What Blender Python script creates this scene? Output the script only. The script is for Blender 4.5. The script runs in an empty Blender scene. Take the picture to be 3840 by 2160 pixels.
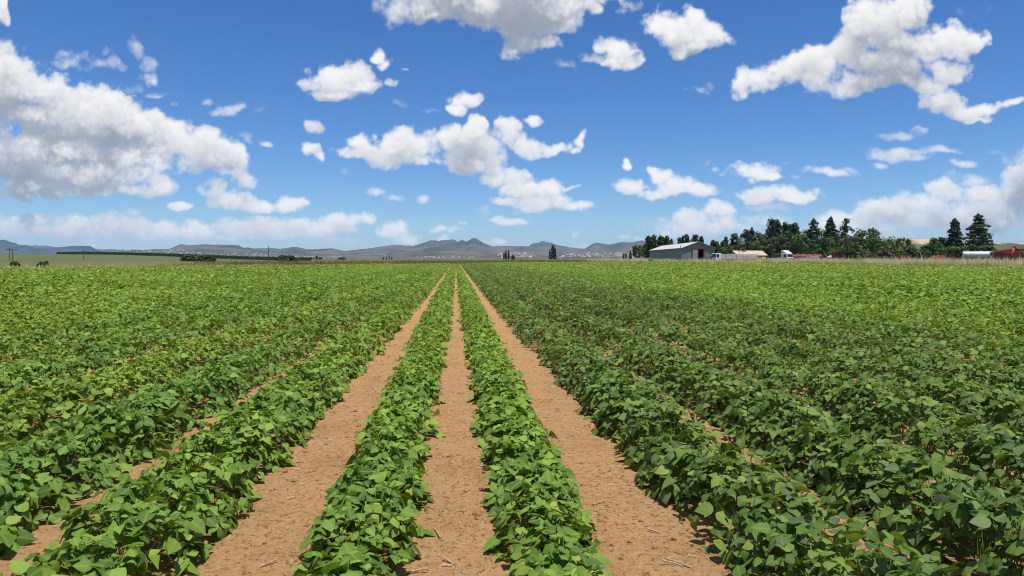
import bpy, math, time
import numpy as np
from mathutils import Vector, Matrix
T0 = time.time()
scene = bpy.context.scene
COL = scene.collection
R = math.radians
# ======================================================================
# camera, light, exposure
# ======================================================================
FPX, CAMH = 2640.0, 1.42                 # focal length in photo pixels, eye height
YAW, PITCH = R(4.55), R(2.41)            # turned a little right of the crop rows, tipped a little down
cam = bpy.data.objects.new('camera', bpy.data.cameras.new('camera'))
COL.objects.link(cam)
cam.data.sensor_width = 36; cam.data.lens = 36*FPX/3840
cam.data.clip_start = .05; cam.data.clip_end = 60000
cam.location = (0, 0, CAMH)
cam.rotation_euler = (R(90)-PITCH, 0, -YAW)
scene.camera = cam
SUN_EL, SUN_AZ = R(76), R(150)           # high sun, from behind the camera and a little to the right (azimuth clockwise from +Y)
sl = bpy.data.lights.new('sun', 'SUN'); sl.energy = 5.0; sl.angle = R(.53); sl.color = (1, .955, .89)
sun = bpy.data.objects.new('sun', sl); COL.objects.link(sun)
sdir = Vector((math.sin(SUN_AZ)*math.cos(SUN_EL), math.cos(SUN_AZ)*math.cos(SUN_EL), math.sin(SUN_EL)))
sun.rotation_euler = sdir.to_track_quat('Z', 'Y').to_euler(); sun.location = (0, 0, 60)
vs_ = scene.view_settings
vs_.view_transform = 'Standard'; vs_.look = 'None'; vs_.gamma = 1; vs_.exposure = EXPOSURE = .22
vs_.use_curve_mapping = False
cy = scene.cycles
cy.use_denoising = True; cy.max_bounces = 7; cy.diffuse_bounces = 3; cy.glossy_bounces = 2
cy.transmission_bounces = 3; cy.transparent_max_bounces = 6; cy.volume_bounces = 1
cy.sample_clamp_indirect = 6; cy.filter_width = 1.05
cy.denoising_prefilter = 'ACCURATE'
cy.caustics_reflective = False; cy.caustics_refractive = False

FWD = np.array([math.sin(YAW)*math.cos(PITCH), math.cos(YAW)*math.cos(PITCH), -math.sin(PITCH)])
RGT = np.array([math.cos(YAW), -math.sin(YAW), 0.0])
UPV = np.cross(RGT, FWD)
def at(px, py, depth):
    """the point that the photograph shows at (px, py), at a given depth"""
    return np.array([0, 0, CAMH])+depth*(FWD+RGT*(px-1920)/FPX-UPV*(py-1080)/FPX)
def gp(px, depth, z=0.0):
    """a spot on the ground in the direction of column px"""
    p = at(px, 969, depth); p[2] = z
    return p
def hz(py, depth):
    """height of what shows at row py at that depth"""
    return float(at(1920, py, depth)[2])

# ======================================================================
# clouds: a small cumulus volume is marched once into two sky maps
# ======================================================================
# ---- value noise -------------------------------------------------------
def _lat(seed, n=64):
    """a periodic block of isotropic band-limited noise, about four cells to a wave"""
    w = np.random.RandomState(seed).randn(n, n, n).astype(np.float32)
    k = np.fft.fftfreq(n)*n; kz = np.fft.rfftfreq(n)*n
    r = np.sqrt(k[:, None, None]**2+k[None, :, None]**2+kz[None, None, :]**2)/(n/4.5)
    g = np.fft.irfftn(np.fft.rfftn(w)*np.exp(-((r-.8)/.28)**2), s=(n, n, n)).astype(np.float32)
    return .5+g/g.std()*.22
def vnoise3(x, y, z, lat):
    n = lat.shape[0]
    x = x*4; y = y*4; z = z*4
    xi = np.floor(x); yi = np.floor(y); zi = np.floor(z)
    fx = (x-xi).astype(np.float32); fy = (y-yi).astype(np.float32); fz = (z-zi).astype(np.float32)
    xi = xi.astype(np.int32) % n; yi = yi.astype(np.int32) % n; zi = zi.astype(np.int32) % n
    x1 = (xi+1) % n; y1 = (yi+1) % n; z1 = (zi+1) % n
    L = lat.ravel(); a0 = xi*n; a1 = x1*n
    b00 = (a0+yi)*n; b01 = (a0+y1)*n; b10 = (a1+yi)*n; b11 = (a1+y1)*n
    def lz(b):
        c = L[b+zi]; return c+(L[b+z1]-c)*fz
    c00 = lz(b00); c01 = lz(b01); c10 = lz(b10); c11 = lz(b11)
    c0 = c00+(c01-c00)*fy; c1 = c10+(c11-c10)*fy
    return c0+(c1-c0)*fx
def billow3(x, y, z, lat, octs, puffy=False):
    s = 0; a = 0.5; t = 0; f = 1.0
    for o in range(octs):
        v = vnoise3(x*f+17.3*o, y*f+5.1*o, z*f+9.7*o, lat)
        s = s + a*(np.abs(2*v-1)*1.45 if puffy else v); t += a; a *= 0.6; f *= 2.07
    return s/t
# ---- the clouds of this sky, measured from the photograph -----------------
C1 = '''560 720 300 130|300 720 320 150|880 800 220 110|430 840 420 130|150 960 300 120|520 980 420 110|760 860 260 110|1180 900 160 120|60 480 260 210|250 500 230 150|430 590 220 140|620 640 220 150|800 710 200 125|960 760 190 105|1100 830 170 105|1270 900 150 135|1320 1020 105 95 .9|120 680 300 110|1190 790 110 75|700 560 120 80|330 430 90 70|1260 800 60 50|-200 560 300 300|-200 850 300 250
120 880 220 105|330 880 230 95|560 900 220 95|780 900 180 75|900 920 110 60|100 1070 160 70|330 1060 200 75|560 1060 220 75|780 1080 160 55|930 1050 95 85|1060 930 80 60|1050 1165 80 28
1200 1090 65 55|1300 1150 120 48|1450 1170 140 42|1600 1160 105 55|1660 1140 65 42|20 90 70 110|-60 60 90 150
420 310 120 55 .55|560 370 90 38 .5|340 260 50 28 .45|740 250 55 55 .42|800 330 45 55 .42|825 410 60 45 .6|880 490 60 25 .45|770 460 40 30 .4|1010 575 25 22 .4|1210 580 50 28 .5|1290 640 60 42 .6|1440 650 50 25 .25|1420 770 55 38 .42|1540 775 35 24 .48
300 1310 420 75 .9|900 1320 480 70 .9|1500 1330 420 65 .9|80 1290 150 70 .95|240 1230 110 50 .95|420 1260 170 60 .95|560 1280 170 70 .95|760 1290 170 70 .95|760 1220 90 30 .6|950 1310 180 60 .95|1130 1300 130 60 .95|1350 1300 150 70 .95|1500 1290 160 70 .95|1680 1290 150 60 .95|1850 1300 170 60 .95|400 1370 500 30 .5|1200 1370 600 35 .5|1900 1370 300 30 .5|-100 1300 200 90 .8'''
C2 = '''1100 -20 420 230|800 40 260 120|560 60 130 110 .6|1350 110 300 140|1330 250 130 85|1560 40 250 110|1800 30 180 65 .7|1750 100 60 38|1100 -200 700 200
300 430 210 115|200 350 80 58|380 480 140 88|120 490 80 40 .6|280 540 100 45|500 275 58 48|560 318 70 38 .8|710 370 26 18 .6|590 470 45 38 .6|650 605 45 20 .3|760 645 45 24 .3|980 560 98 58|920 610 60 50|900 545 50 28 .5
160 725 55 34 .6|95 840 80 38|140 880 40 38|290 980 35 33 .35|240 850 40 28 .42|385 795 75 55|400 860 130 52|560 860 110 58|700 850 135 100|620 910 150 68|740 930 110 50|880 790 70 88|1000 800 100 110|1030 715 56 52|1080 840 110 80|1000 920 140 78|1130 920 90 70|1150 1000 90 58|1260 1000 78 72|1310 1060 120 70|1420 1065 95 68|1350 1150 130 58|1480 1150 130 58|1600 1180 100 38|1530 1060 75 18 .8|1200 1140 80 33
1260 780 100 66|1320 830 100 42|1380 720 32 27 .8|1480 830 80 38 .9|1600 810 45 48 .9|1570 850 50 28 .8|1820 285 110 72|1760 330 90 42|1900 330 70 48 .7|1620 315 70 28 .55|1500 360 80 38 .48|1540 400 40 20 .45
460 1095 60 28 .6|550 1130 70 28 .6|735 1135 42 28 .7|1075 1180 50 24 .4|1100 1220 30 24 .4|1225 1258 105 26 .85|1260 1200 50 14 .3|830 1300 45 19 .65|920 1312 50 17 .65|960 1278 32 18 .65|845 1352 40 18 .6|390 1250 80 38 .9|270 1270 120 48 .9|560 1310 100 58 .9|640 1350 100 42 .9
1185 1375 60 22 .7|1100 1385 70 18 .6|1590 1345 30 20 .5|1620 1395 60 16 .6|1880 1345 40 20 .6|1970 1355 40 18 .6|1875 945 36 28|1900 1050 110 48'''
C3 = '''1500 1180 420 90 .85|1850 1230 360 130 .85|300 1280 360 60 .8|1100 1300 420 60 .8|160 170 190 108|240 110 90 68|120 250 110 58|330 220 150 78|430 250 100 38 .7|50 150 100 68
580 470 108 100|700 460 110 88|840 420 150 115|960 380 160 125|1130 300 180 145|1280 130 190 160|1400 110 200 180|1300 380 220 145|1480 250 200 145|1080 480 150 66|1280 470 180 58|1650 220 170 125|1780 220 105 115|1700 400 150 108|1560 480 110 58|1650 570 150 76|1750 620 160 58|1850 610 160 42|1970 605 100 28 .75|1820 670 80 24 .8|1590 20 70 38 .6|1870 60 50 80 .2
230 500 90 25 .42|300 470 40 20 .38|1400 760 130 19 .5|1500 740 60 12 .4|1420 870 200 46 .62|1560 840 200 28 .55|1290 930 50 22 .6|1020 1000 150 33 .7|1110 975 90 24 .55|590 980 140 66|520 945 66 46|660 1010 90 34|375 975 30 20 .5|420 1000 40 15 .45|315 945 22 28 .35|795 1020 30 18 .45|790 940 35 10 .35
40 1000 58 52|120 1060 130 66|260 1100 150 46|50 1090 130 48|620 1120 150 52|720 1110 120 43|850 1120 120 33|680 1170 150 28 .5
370 1200 110 48 .95|240 1240 130 48 .95|80 1240 70 24 .55|230 1300 250 60 .8|520 1290 80 38 .8|720 1240 130 38 .8|1050 1230 110 48 .95|1200 1250 160 68 .95|1300 1290 80 38 .95|1400 1180 180 58 .88|1650 1090 120 78 .92|1800 1020 150 48 .55|1850 1110 200 78 .88|1600 1250 250 78 .88|1900 1250 250 88 .88|2080 1100 120 190 .8|2060 900 80 58 .5|1790 920 70 28 .5|1960 860 70 20 .35|1300 1330 400 48 .55|1900 1340 400 48 .55|2250 1000 200 250 .7'''
def photo_ellipses():
    out = []
    for off, txt in ((0, C1), (1100, C2), (2440, C3)):
        for tok in txt.replace('\n', '|').split('|'):
            v = [float(q) for q in tok.split()]
            if len(v) < 4: continue
            w = v[4] if len(v) > 4 else 1.0
            px, py, rx, ry = off+v[0]/1.509, v[1]/1.509, v[2]/1.509, v[3]/1.509
            def uv(px, py):
                xr = (px-1920)/FPX; zu = -(py-1080)/FPX
                f = math.cos(PITCH)+zu*math.sin(PITCH); z = -math.sin(PITCH)+zu*math.cos(PITCH)
                return xr/f, z/f
            u, v_ = uv(px, py); u2, _ = uv(px+rx, py); _, v2 = uv(px, py-ry)
            out.append((u, v_, abs(u2-u), abs(v2-v_), w))
    return out
def render_clouds(ells, u0, u1, v0, v1, W, H, D, seed=3, block=4096, cc=0.075, wrap=None):
    """march a small volume of cumulus: returns (light, alpha) maps, row 0 = lowest"""
    lat = _lat(seed, 96)
    us = u0+(np.arange(W)+.5)/W*(u1-u0); vs = v0+(np.arange(H)+.5)/H*(v1-v0)
    dv = (v1-v0)/H
    A = np.zeros((H, W), np.float32); Lt = np.zeros((H, W), np.float32)
    zs = np.linspace(-1, 1, D).astype(np.float32)
    # a 2-D warp so no ellipse keeps its outline
    rs = np.random.RandomState(seed+1)
    info = [(e, rs.uniform(-.25, .25)) for e in ells]
    for b in range(0, W, block):
        ub = us[b:b+block]; nb = len(ub)
        UU, VV = np.meshgrid(ub, vs)
        VP = np.maximum(VV, 0)
        sc = 1.0/(.20*VP+.185)
        NX = UU.astype(np.float32); NY = VV.astype(np.float32)
        mixv = np.clip((VP-.05)/.2, 0, 1).astype(np.float32)
        w1 = billow3(NX*9, NY*9, 0*NX+3.3, lat, 4)-.5; w2 = billow3(NX*9, NY*9, 0*NX+13.7, lat, 4)-.5
        wx = w1*(.035+.05*mixv); wy = w2*(.022+.035*mixv)
        PU = UU+wx; PV = VV+wy
        F = np.full((H, nb, D), -1.0, np.float32); Q = np.full((H, nb), -9., np.float32); OP = np.ones((H, nb), np.float32)
        for (e, zo) in info:
            cu, cv, ru, rv, w = e
            m = 1.5
            j0, j1 = np.searchsorted(ub, [cu-ru*m-.05, cu+ru*m+.05]); i0, i1 = np.searchsorted(vs, [cv-rv*m-.03, cv+rv*m+.03])
            if j1 <= j0 or i1 <= i0: continue
            du = (PU[i0:i1, j0:j1]-cu)/ru; dw = (PV[i0:i1, j0:j1]-cv)/rv
            dw = np.where(dw < 0, dw*1.3, dw)
            q = (1-du*du-dw*dw).astype(np.float32)
            better = q > Q[i0:i1, j0:j1]
            Q[i0:i1, j0:j1] = np.where(better, q, Q[i0:i1, j0:j1]); OP[i0:i1, j0:j1] = np.where(better, w, OP[i0:i1, j0:j1])
            zz = (zs-zo)/0.75
            G = q[:, :, None]-(zz*zz)[None, None, :]
            G = G*np.float32((.55+.45*w)*min(1, max(.5, rv/.035)))-np.float32((1-w)*.26)
            F[i0:i1, j0:j1] = np.maximum(F[i0:i1, j0:j1], G)
        live = F > -.85
        ii = np.nonzero(live)
        if len(ii[0]) == 0: continue
        nx = NX[ii[0], ii[1]]; ny = NY[ii[0], ii[1]]; nz = zs[ii[2]]*.09
        mv = mixv[ii[0], ii[1]]
        n = billow3(nx*26, ny*26, nz*26, lat, 5, True)
        big = billow3(nx*10+7, ny*10, nz*10, lat, 2, True)
        wsp = billow3(nx*34+3, ny*40, nz*34, lat, 4)
        fine = billow3(nx*120+9, ny*120, nz*60, lat, 3)
        f = F[ii]*1.15+(n-.47)*1.05+(big-.45)*(.45+.55*mv)+(wsp-.5)*1.25+(fine-.5)*.8+.06
        f = f+np.minimum(F[ii]+.2, 0)*1.1
        dens = np.clip(f*.92, 0, 1)
        dens = dens*dens*(2.2-1.2*dens)
        R = np.zeros_like(F); R[ii] = dens
        # light from nearly overhead: optical depth above each cell, scaled to the cloud's angular size
        st = (dv*sc).astype(np.float32)[:, :, None]
        up = np.zeros_like(R); acc = np.zeros(R.shape[1:], np.float32)
        for i in range(H-1, -1, -1):
            acc = acc*(1-.034*(1-R[i]))+R[i]*st[i]
            up[i] = acc-.5*R[i]*st[i]
        sm = up
        for ax, rr in ((1, 9), (2, 2), (1, 18), (0, 5)):
            if rr*2+1 < sm.shape[ax]:
                c = np.cumsum(np.pad(sm, [(rr+1, rr) if i == ax else (0, 0) for i in range(3)], mode='edge'), axis=ax, dtype=np.float64)
                n1 = c.shape[ax]
                sm = ((np.take(c, np.arange(2*rr+1, n1), ax)-np.take(c, np.arange(0, n1-2*rr-1), ax))/(2*rr+1)).astype(np.float32)
        fr = np.cumsum(R, axis=2)/D                     # optical depth towards the viewer
        L = .20*np.exp(-15*up)+.72*np.exp(-14*sm)+.08*np.exp(-6*fr)
        k = (17.0/D*OP**2.0*np.float32(1))[:, :, None]
        tau = np.cumsum(R, axis=2)*k
        T = np.exp(-(tau-R*k)); a = 1-np.exp(-R*k)
        A[:, b:b+nb] = 1-np.exp(-tau[:, :, -1])
        Lt[:, b:b+nb] = (T*a*L).sum(2)
    return Lt, A

def sky_image(name, L, A, extra=None):
    H, W = L.shape
    img = bpy.data.images.new(name, W, H, alpha=False, float_buffer=True, is_data=True)
    px = np.zeros((H, W, 4), np.float32)
    px[..., 0] = L; px[..., 1] = A; px[..., 2] = 1 if extra is None else extra; px[..., 3] = 1
    img.pixels.foreach_set(px.ravel()); img.update(); img.pack()
    return img
U0, U1, V0, V1 = -.86, .86, -.01, .5
FW, FH = 1720, 510
Lf, Af = render_clouds(photo_ellipses(), U0, U1, V0, V1, FW, FH, 18)
fu = np.minimum(np.arange(FW), np.arange(FW)[::-1])/FW; fv = np.arange(FH)[::-1]/FH
edge = np.clip(fu/.035, 0, 1)[None, :]*np.clip(fv/.09, 0, 1)[:, None]
img_front = sky_image('sky_front', Lf, Af, edge)
rs = np.random.RandomState(11)
pano = []
for i in range(420):                       # the same fair-weather cumulus all round, one cloud layer
    rr = 1.0/(.02+rs.rand()**1.6*1.1); az = rs.uniform(-math.pi, math.pi); el = math.atan(1.0/rr)
    if el > 1.2: continue
    s = rs.uniform(.10, .34)*math.sin(el)+.012
    for j in range(3+int(s*30)):
        pano.append((az+rs.randn()*s*.8/max(math.cos(el), .3), el+rs.randn()*s*.25, s*rs.uniform(.3, .7)/max(math.cos(el), .3), s*rs.uniform(.18, .34), rs.choice([1, 1, .8, .6])))
Lp, Ap = render_clouds(pano, -math.pi, math.pi, 0, math.pi/2, 1200, 300, 10, seed=8)
img_pano = sky_image('sky_round', Lp, Ap)
print('clouds', round(time.time()-T0, 1))

# ---------------------------------------------------------------- node helpers
class NT:
    def __init__(s, tree): s.t = tree; s.n = tree.nodes; s.l = tree.links
    def new(s, typ, **kw):
        n = s.n.new(typ)
        for k, v in kw.items(): setattr(n, k, v)
        return n
    def put(s, sock, v):
        if v is None: return
        if isinstance(v, bpy.types.NodeSocket): s.l.new(v, sock)
        else:
            if isinstance(v, (tuple, list)) and sock.type == 'RGBA' and len(v) == 3: v = (*v, 1)
            sock.default_value = v
    def math(s, op, a, b=None, c=None, clamp=False):
        n = s.new('ShaderNodeMath', operation=op, use_clamp=clamp)
        for i, v in enumerate((a, b, c)): s.put(n.inputs[i], v)
        return n.outputs[0]
    def vec(s, op, a, b=None):
        n = s.new('ShaderNodeVectorMath', operation=op)
        s.put(n.inputs[0], a); s.put(n.inputs[1], b)
        return n.outputs['Value'] if op in ('DOT_PRODUCT', 'LENGTH', 'DISTANCE') else n.outputs[0]
    def mix(s, f, a, b, mode='MIX'):
        n = s.new('ShaderNodeMix', data_type='RGBA', blend_type=mode)
        s.put(n.inputs[0], f); s.put(n.inputs[6], a); s.put(n.inputs[7], b)
        return n.outputs[2]
    def noise(s, scale, detail=3, vec=None, rough=.55, dist=0):
        n = s.new('ShaderNodeTexNoise'); s.put(n.inputs['Vector'], vec)
        n.inputs['Scale'].default_value = scale; n.inputs['Detail'].default_value = detail
        n.inputs['Roughness'].default_value = rough; n.inputs['Distortion'].default_value = dist
        return n.outputs[0]
    def ramp(s, f, stops, interp='LINEAR'):
        n = s.new('ShaderNodeValToRGB'); n.color_ramp.interpolation = interp
        e = n.color_ramp.elements
        while len(e) < len(stops): e.new(.5)
        for el, (p, c) in zip(e, stops):
            el.position = p; el.color = (*c, 1) if len(c) == 3 else c
        s.put(n.inputs[0], f)
        return n.outputs[0]
    def rng(s, v, a, b, c=0, d=1):
        n = s.new('ShaderNodeMapRange'); s.put(n.inputs[0], v)
        for i, q in enumerate((a, b, c, d)): n.inputs[1+i].default_value = q
        return n.outputs[0]

# ---------------------------------------------------------------- the sky
world = bpy.data.worlds.new('World'); scene.world = world; world.use_nodes = True
w = NT(world.node_tree); w.n.clear()
sky = w.new('ShaderNodeTexSky', sky_type='NISHITA', sun_disc=False)
sky.sun_elevation = SUN_EL; sky.sun_rotation = SUN_AZ
sky.altitude = 1600; sky.air_density = 1.15; sky.dust_density = .05; sky.ozone_density = 3.0
D = w.new('ShaderNodeTexCoord').outputs['Generated']
sep = w.new('ShaderNodeSeparateXYZ'); w.put(sep.inputs[0], D)
fw = w.vec('DOT_PRODUCT', D, (math.sin(YAW), math.cos(YAW), 0)); rt = w.vec('DOT_PRODUCT', D, (math.cos(YAW), -math.sin(YAW), 0))
fs = w.math('MAXIMUM', fw, .05)
u = w.rng(w.math('DIVIDE', rt, fs), U0, U1); v = w.rng(w.math('DIVIDE', sep.outputs[2], fs), V0, V1)
def tex(img, a, b, ext):
    c = w.new('ShaderNodeCombineXYZ'); w.put(c.inputs[0], a); w.put(c.inputs[1], b)
    n = w.new('ShaderNodeTexImage', image=img, extension=ext, interpolation='Cubic'); w.put(n.inputs[0], c.outputs[0])
    s = w.new('ShaderNodeSeparateColor'); w.put(s.inputs[0], n.outputs[0])
    return s.outputs
f_ = tex(img_front, u, v, 'CLIP')
az = w.math('ARCTAN2', sep.outputs[0], sep.outputs[1]); el = w.math('ARCSINE', sep.outputs[2])
p_ = tex(img_pano, w.rng(az, -math.pi, math.pi), w.rng(el, 0, math.pi/2), 'EXTEND')
front = w.math('MULTIPLY', f_[2], w.math('GREATER_THAN', fw, .1))
mx = lambda a, b: w.math('ADD', w.math('MULTIPLY', a, w.math('SUBTRACT', 1, front)), w.math('MULTIPLY', b, front))
Lc = mx(p_[0], f_[0]); Al = mx(p_[1], f_[1])
lum = w.math('DIVIDE', Lc, w.math('MAXIMUM', Al, .001), clamp=True)
ccol = w.ramp(lum, [(0, (.30, .34, .41)), (.25, (.42, .46, .53)), (.55, (.76, .78, .81)), (.85, (1.04, 1.03, 1.01))])
hs = w.new('ShaderNodeHueSaturation'); w.put(hs.inputs['Color'], sky.outputs[0])
hs.inputs['Saturation'].default_value = SKY_SAT = 1.22
bg1 = w.new('ShaderNodeBackground'); w.put(bg1.inputs[0], w.mix(1, hs.outputs[0], (.72, .89, 1.15), 'MULTIPLY')); bg1.inputs[1].default_value = .088
bg2 = w.new('ShaderNodeBackground'); w.put(bg2.inputs[0], ccol); bg2.inputs[1].default_value = .80
ms = w.new('ShaderNodeMixShader'); w.put(ms.inputs[0], Al); w.put(ms.inputs[1], bg1.outputs[0]); w.put(ms.inputs[2], bg2.outputs[0])
wo = w.new('ShaderNodeOutputWorld'); w.put(wo.inputs[0], ms.outputs[0])
world.cycles.sampling_method = 'MANUAL'; world.cycles.sample_map_resolution = 1024

# ======================================================================
# mesh and object helpers
# ======================================================================
def tag(o, label, cat=None, group=None, kind=None):
    o['label'] = label
    if cat: o['category'] = cat
    if group: o['group'] = group
    if kind: o['kind'] = kind
    return o
def empty(name, loc=(0, 0, 0), rz=0.0, label=None, cat=None, group=None):
    o = bpy.data.objects.new(name, None); COL.objects.link(o)
    o.location = loc; o.rotation_euler = (0, 0, rz); o.empty_display_size = .2
    if label: tag(o, label, cat, group)
    return o
def link(name, me, mat=None, parent=None, kind=None):
    if mat is not None and not me.materials: me.materials.append(mat)
    o = bpy.data.objects.new(name, me); COL.objects.link(o)
    if parent is not None: o.parent = parent
    if kind: o['kind'] = kind
    return o
def np_mesh(name, V, F, attr=None, smooth=True, rnd=None):
    """a mesh from arrays; F is (n,3) or (n,4) or a list of such; attr: per-point vectors named lf; rnd: per-point float"""
    Fs = F if isinstance(F, (list, tuple)) else [F]
    Fs = [np.asarray(f, np.int32) for f in Fs if len(f)]
    me = bpy.data.meshes.new(name)
    V = np.asarray(V, np.float32)
    me.vertices.add(len(V)); me.vertices.foreach_set('co', V.ravel())
    li = np.concatenate([f.ravel() for f in Fs]); cnt = np.concatenate([np.full(len(f), f.shape[1], np.int32) for f in Fs])
    st = np.concatenate([[0], np.cumsum(cnt)[:-1]]).astype(np.int32)
    me.loops.add(len(li)); me.loops.foreach_set('vertex_index', li)
    me.polygons.add(len(cnt)); me.polygons.foreach_set('loop_start', st); me.polygons.foreach_set('loop_total', cnt)
    if smooth: me.polygons.foreach_set('use_smooth', np.ones(len(cnt), bool))
    if attr is not None:
        a = me.attributes.new('lf', 'FLOAT_VECTOR', 'POINT'); a.data.foreach_set('vector', np.asarray(attr, np.float32).ravel())
    if rnd is not None:
        a = me.attributes.new('rnd', 'FLOAT', 'POINT'); a.data.foreach_set('value', np.asarray(rnd, np.float32).ravel())
    me.update(calc_edges=True)
    return me
class MB:
    """collects boxes, tubes and prisms into one mesh"""
    def __init__(s): s.v = []; s.f = []
    def add(s, vs, fs):
        n = len(s.v); s.v += [tuple(float(q) for q in p) for p in vs]; s.f += [[i+n for i in f] for f in fs]; return s
    def box(s, c, d, rz=0, ry=0, rx=0, taper=1.0):
        m = Matrix.Translation(c) @ Matrix.Rotation(rz, 4, 'Z') @ Matrix.Rotation(ry, 4, 'Y') @ Matrix.Rotation(rx, 4, 'X')
        vs = []
        for k in (-1, 1):
            t = taper if k > 0 else 1
            for a, b in ((-1, -1), (1, -1), (1, 1), (-1, 1)): vs.append(m @ Vector((a*d[0]/2*t, b*d[1]/2*t, k*d[2]/2)))
        return s.add(vs, [(0, 3, 2, 1), (4, 5, 6, 7), (0, 1, 5, 4), (1, 2, 6, 5), (2, 3, 7, 6), (3, 0, 4, 7)])
    def tube(s, p0, p1, r0, r1=None, seg=8, caps=True):
        r1 = r0 if r1 is None else r1
        p0, p1 = Vector(p0), Vector(p1); ax = (p1-p0).normalized()
        a = ax.orthogonal().normalized(); b = ax.cross(a)
        vs = []
        for p, r in ((p0, r0), (p1, r1)):
            for i in range(seg):
                t = 2*math.pi*i/seg; vs.append(p+(a*math.cos(t)+b*math.sin(t))*r)
        fs = [(i, (i+1) % seg, seg+(i+1) % seg, seg+i) for i in range(seg)]
        if caps: fs += [tuple(range(seg))[::-1], tuple(range(seg, 2*seg))]
        return s.add(vs, fs)
    def lathe(s, p, axis, prof, seg=16):
        """prof: (distance along the axis, radius) pairs"""
        p, ax = Vector(p), Vector(axis).normalized(); a = ax.orthogonal().normalized(); b = ax.cross(a)
        vs = []; fs = []
        for (h, r) in prof:
            for i in range(seg):
                t = 2*math.pi*i/seg; vs.append(p+ax*h+(a*math.cos(t)+b*math.sin(t))*max(r, 1e-4))
        for k in range(len(prof)-1):
            for i in range(seg): fs.append((k*seg+i, k*seg+(i+1) % seg, (k+1)*seg+(i+1) % seg, (k+1)*seg+i))
        fs += [tuple(range(seg))[::-1], tuple(range((len(prof)-1)*seg, len(prof)*seg))]
        return s.add(vs, fs)
    def prism(s, poly, y0, y1):
        """a polygon in x,z pulled along y"""
        n = len(poly); vs = [(x, y0, z) for x, z in poly]+[(x, y1, z) for x, z in poly]
        fs = [tuple(range(n)), tuple(range(2*n-1, n-1, -1))]+[((i+1) % n, i, n+i, n+(i+1) % n) for i in range(n)]
        return s.add(vs, fs)
    def build(s, name, mat, parent=None, smooth=False, bevel=0):
        me = bpy.data.meshes.new(name); me.from_pydata(s.v, [], s.f)
        if smooth: me.polygons.foreach_set('use_smooth', np.ones(len(me.polygons), bool))
        me.update(); o = link(name, me, mat, parent)
        if bevel:
            b = o.modifiers.new('edge', 'BEVEL'); b.width = bevel; b.segments = 2; b.limit_method = 'ANGLE'
        return o
def fbm2(x, y, seed, octs=4, f=1.0, gain=.5):
    lat = LAT; s = 0; a = 1.0; t = 0
    for o in range(octs):
        s = s+a*(vnoise3(x*f, y*f, np.zeros_like(x)+seed*1.37+o*3.1, lat)-.5); t += a; a *= gain; f *= 2.03
    return s/t
LAT = _lat(5, 64)

# ======================================================================
# materials
# ======================================================================
def material(name):
    m = bpy.data.materials.new(name); m.use_nodes = True
    n = NT(m.node_tree); b = n.n['Principled BSDF']
    return m, n, b
def paint(name, col, rough=.5, metal=0.0, dirt=(.20, .15, .10), wear=.35, scale=1.2, rust=None, bump=0):
    """painted or bare metal with dirt and rust patches of its own"""
    m, n, b = material(name)
    co = n.new('ShaderNodeTexCoord').outputs['Object']
    a = n.noise(scale, 6, co, .65); c = n.noise(scale*6, 4, co, .6)
    base = n.mix(n.rng(c, .3, .75, 0, .22), col, [q*.72 for q in col])
    f = n.rng(n.math('ADD', a, n.math('MULTIPLY', c, .3)), .62, .85, 0, wear)
    base = n.mix(f, base, dirt if rust is None else rust)
    n.put(b.inputs['Base Color'], base); b.inputs['Roughness'].default_value = rough; b.inputs['Metallic'].default_value = metal
    n.put(b.inputs['Roughness'], n.rng(a, .3, .7, rough*.85, min(1, rough*1.25)))
    return m
def foliage(name, dark, light, rough=.6, trans=.25, yellow=None, noise_scale=.35):
    m, n, b = material(name)
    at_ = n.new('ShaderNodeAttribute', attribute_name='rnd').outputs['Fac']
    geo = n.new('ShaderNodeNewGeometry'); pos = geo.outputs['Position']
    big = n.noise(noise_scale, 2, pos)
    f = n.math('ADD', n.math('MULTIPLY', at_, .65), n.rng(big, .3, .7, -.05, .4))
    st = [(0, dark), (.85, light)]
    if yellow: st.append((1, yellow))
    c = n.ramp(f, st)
    n.put(b.inputs['Base Color'], c); b.inputs['Roughness'].default_value = rough; b.inputs['Specular IOR Level'].default_value = .3
    tr = n.new('ShaderNodeBsdfTranslucent'); n.put(tr.inputs[0], n.mix(1, c, (1.0, 1.0, .5), 'MULTIPLY'))
    ms = n.new('ShaderNodeMixShader'); ms.inputs[0].default_value = trans
    n.put(ms.inputs[1], b.outputs[0]); n.put(ms.inputs[2], tr.outputs[0])
    n.put(n.n['Material Output'].inputs[0], ms.outputs[0])
    return m
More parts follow.
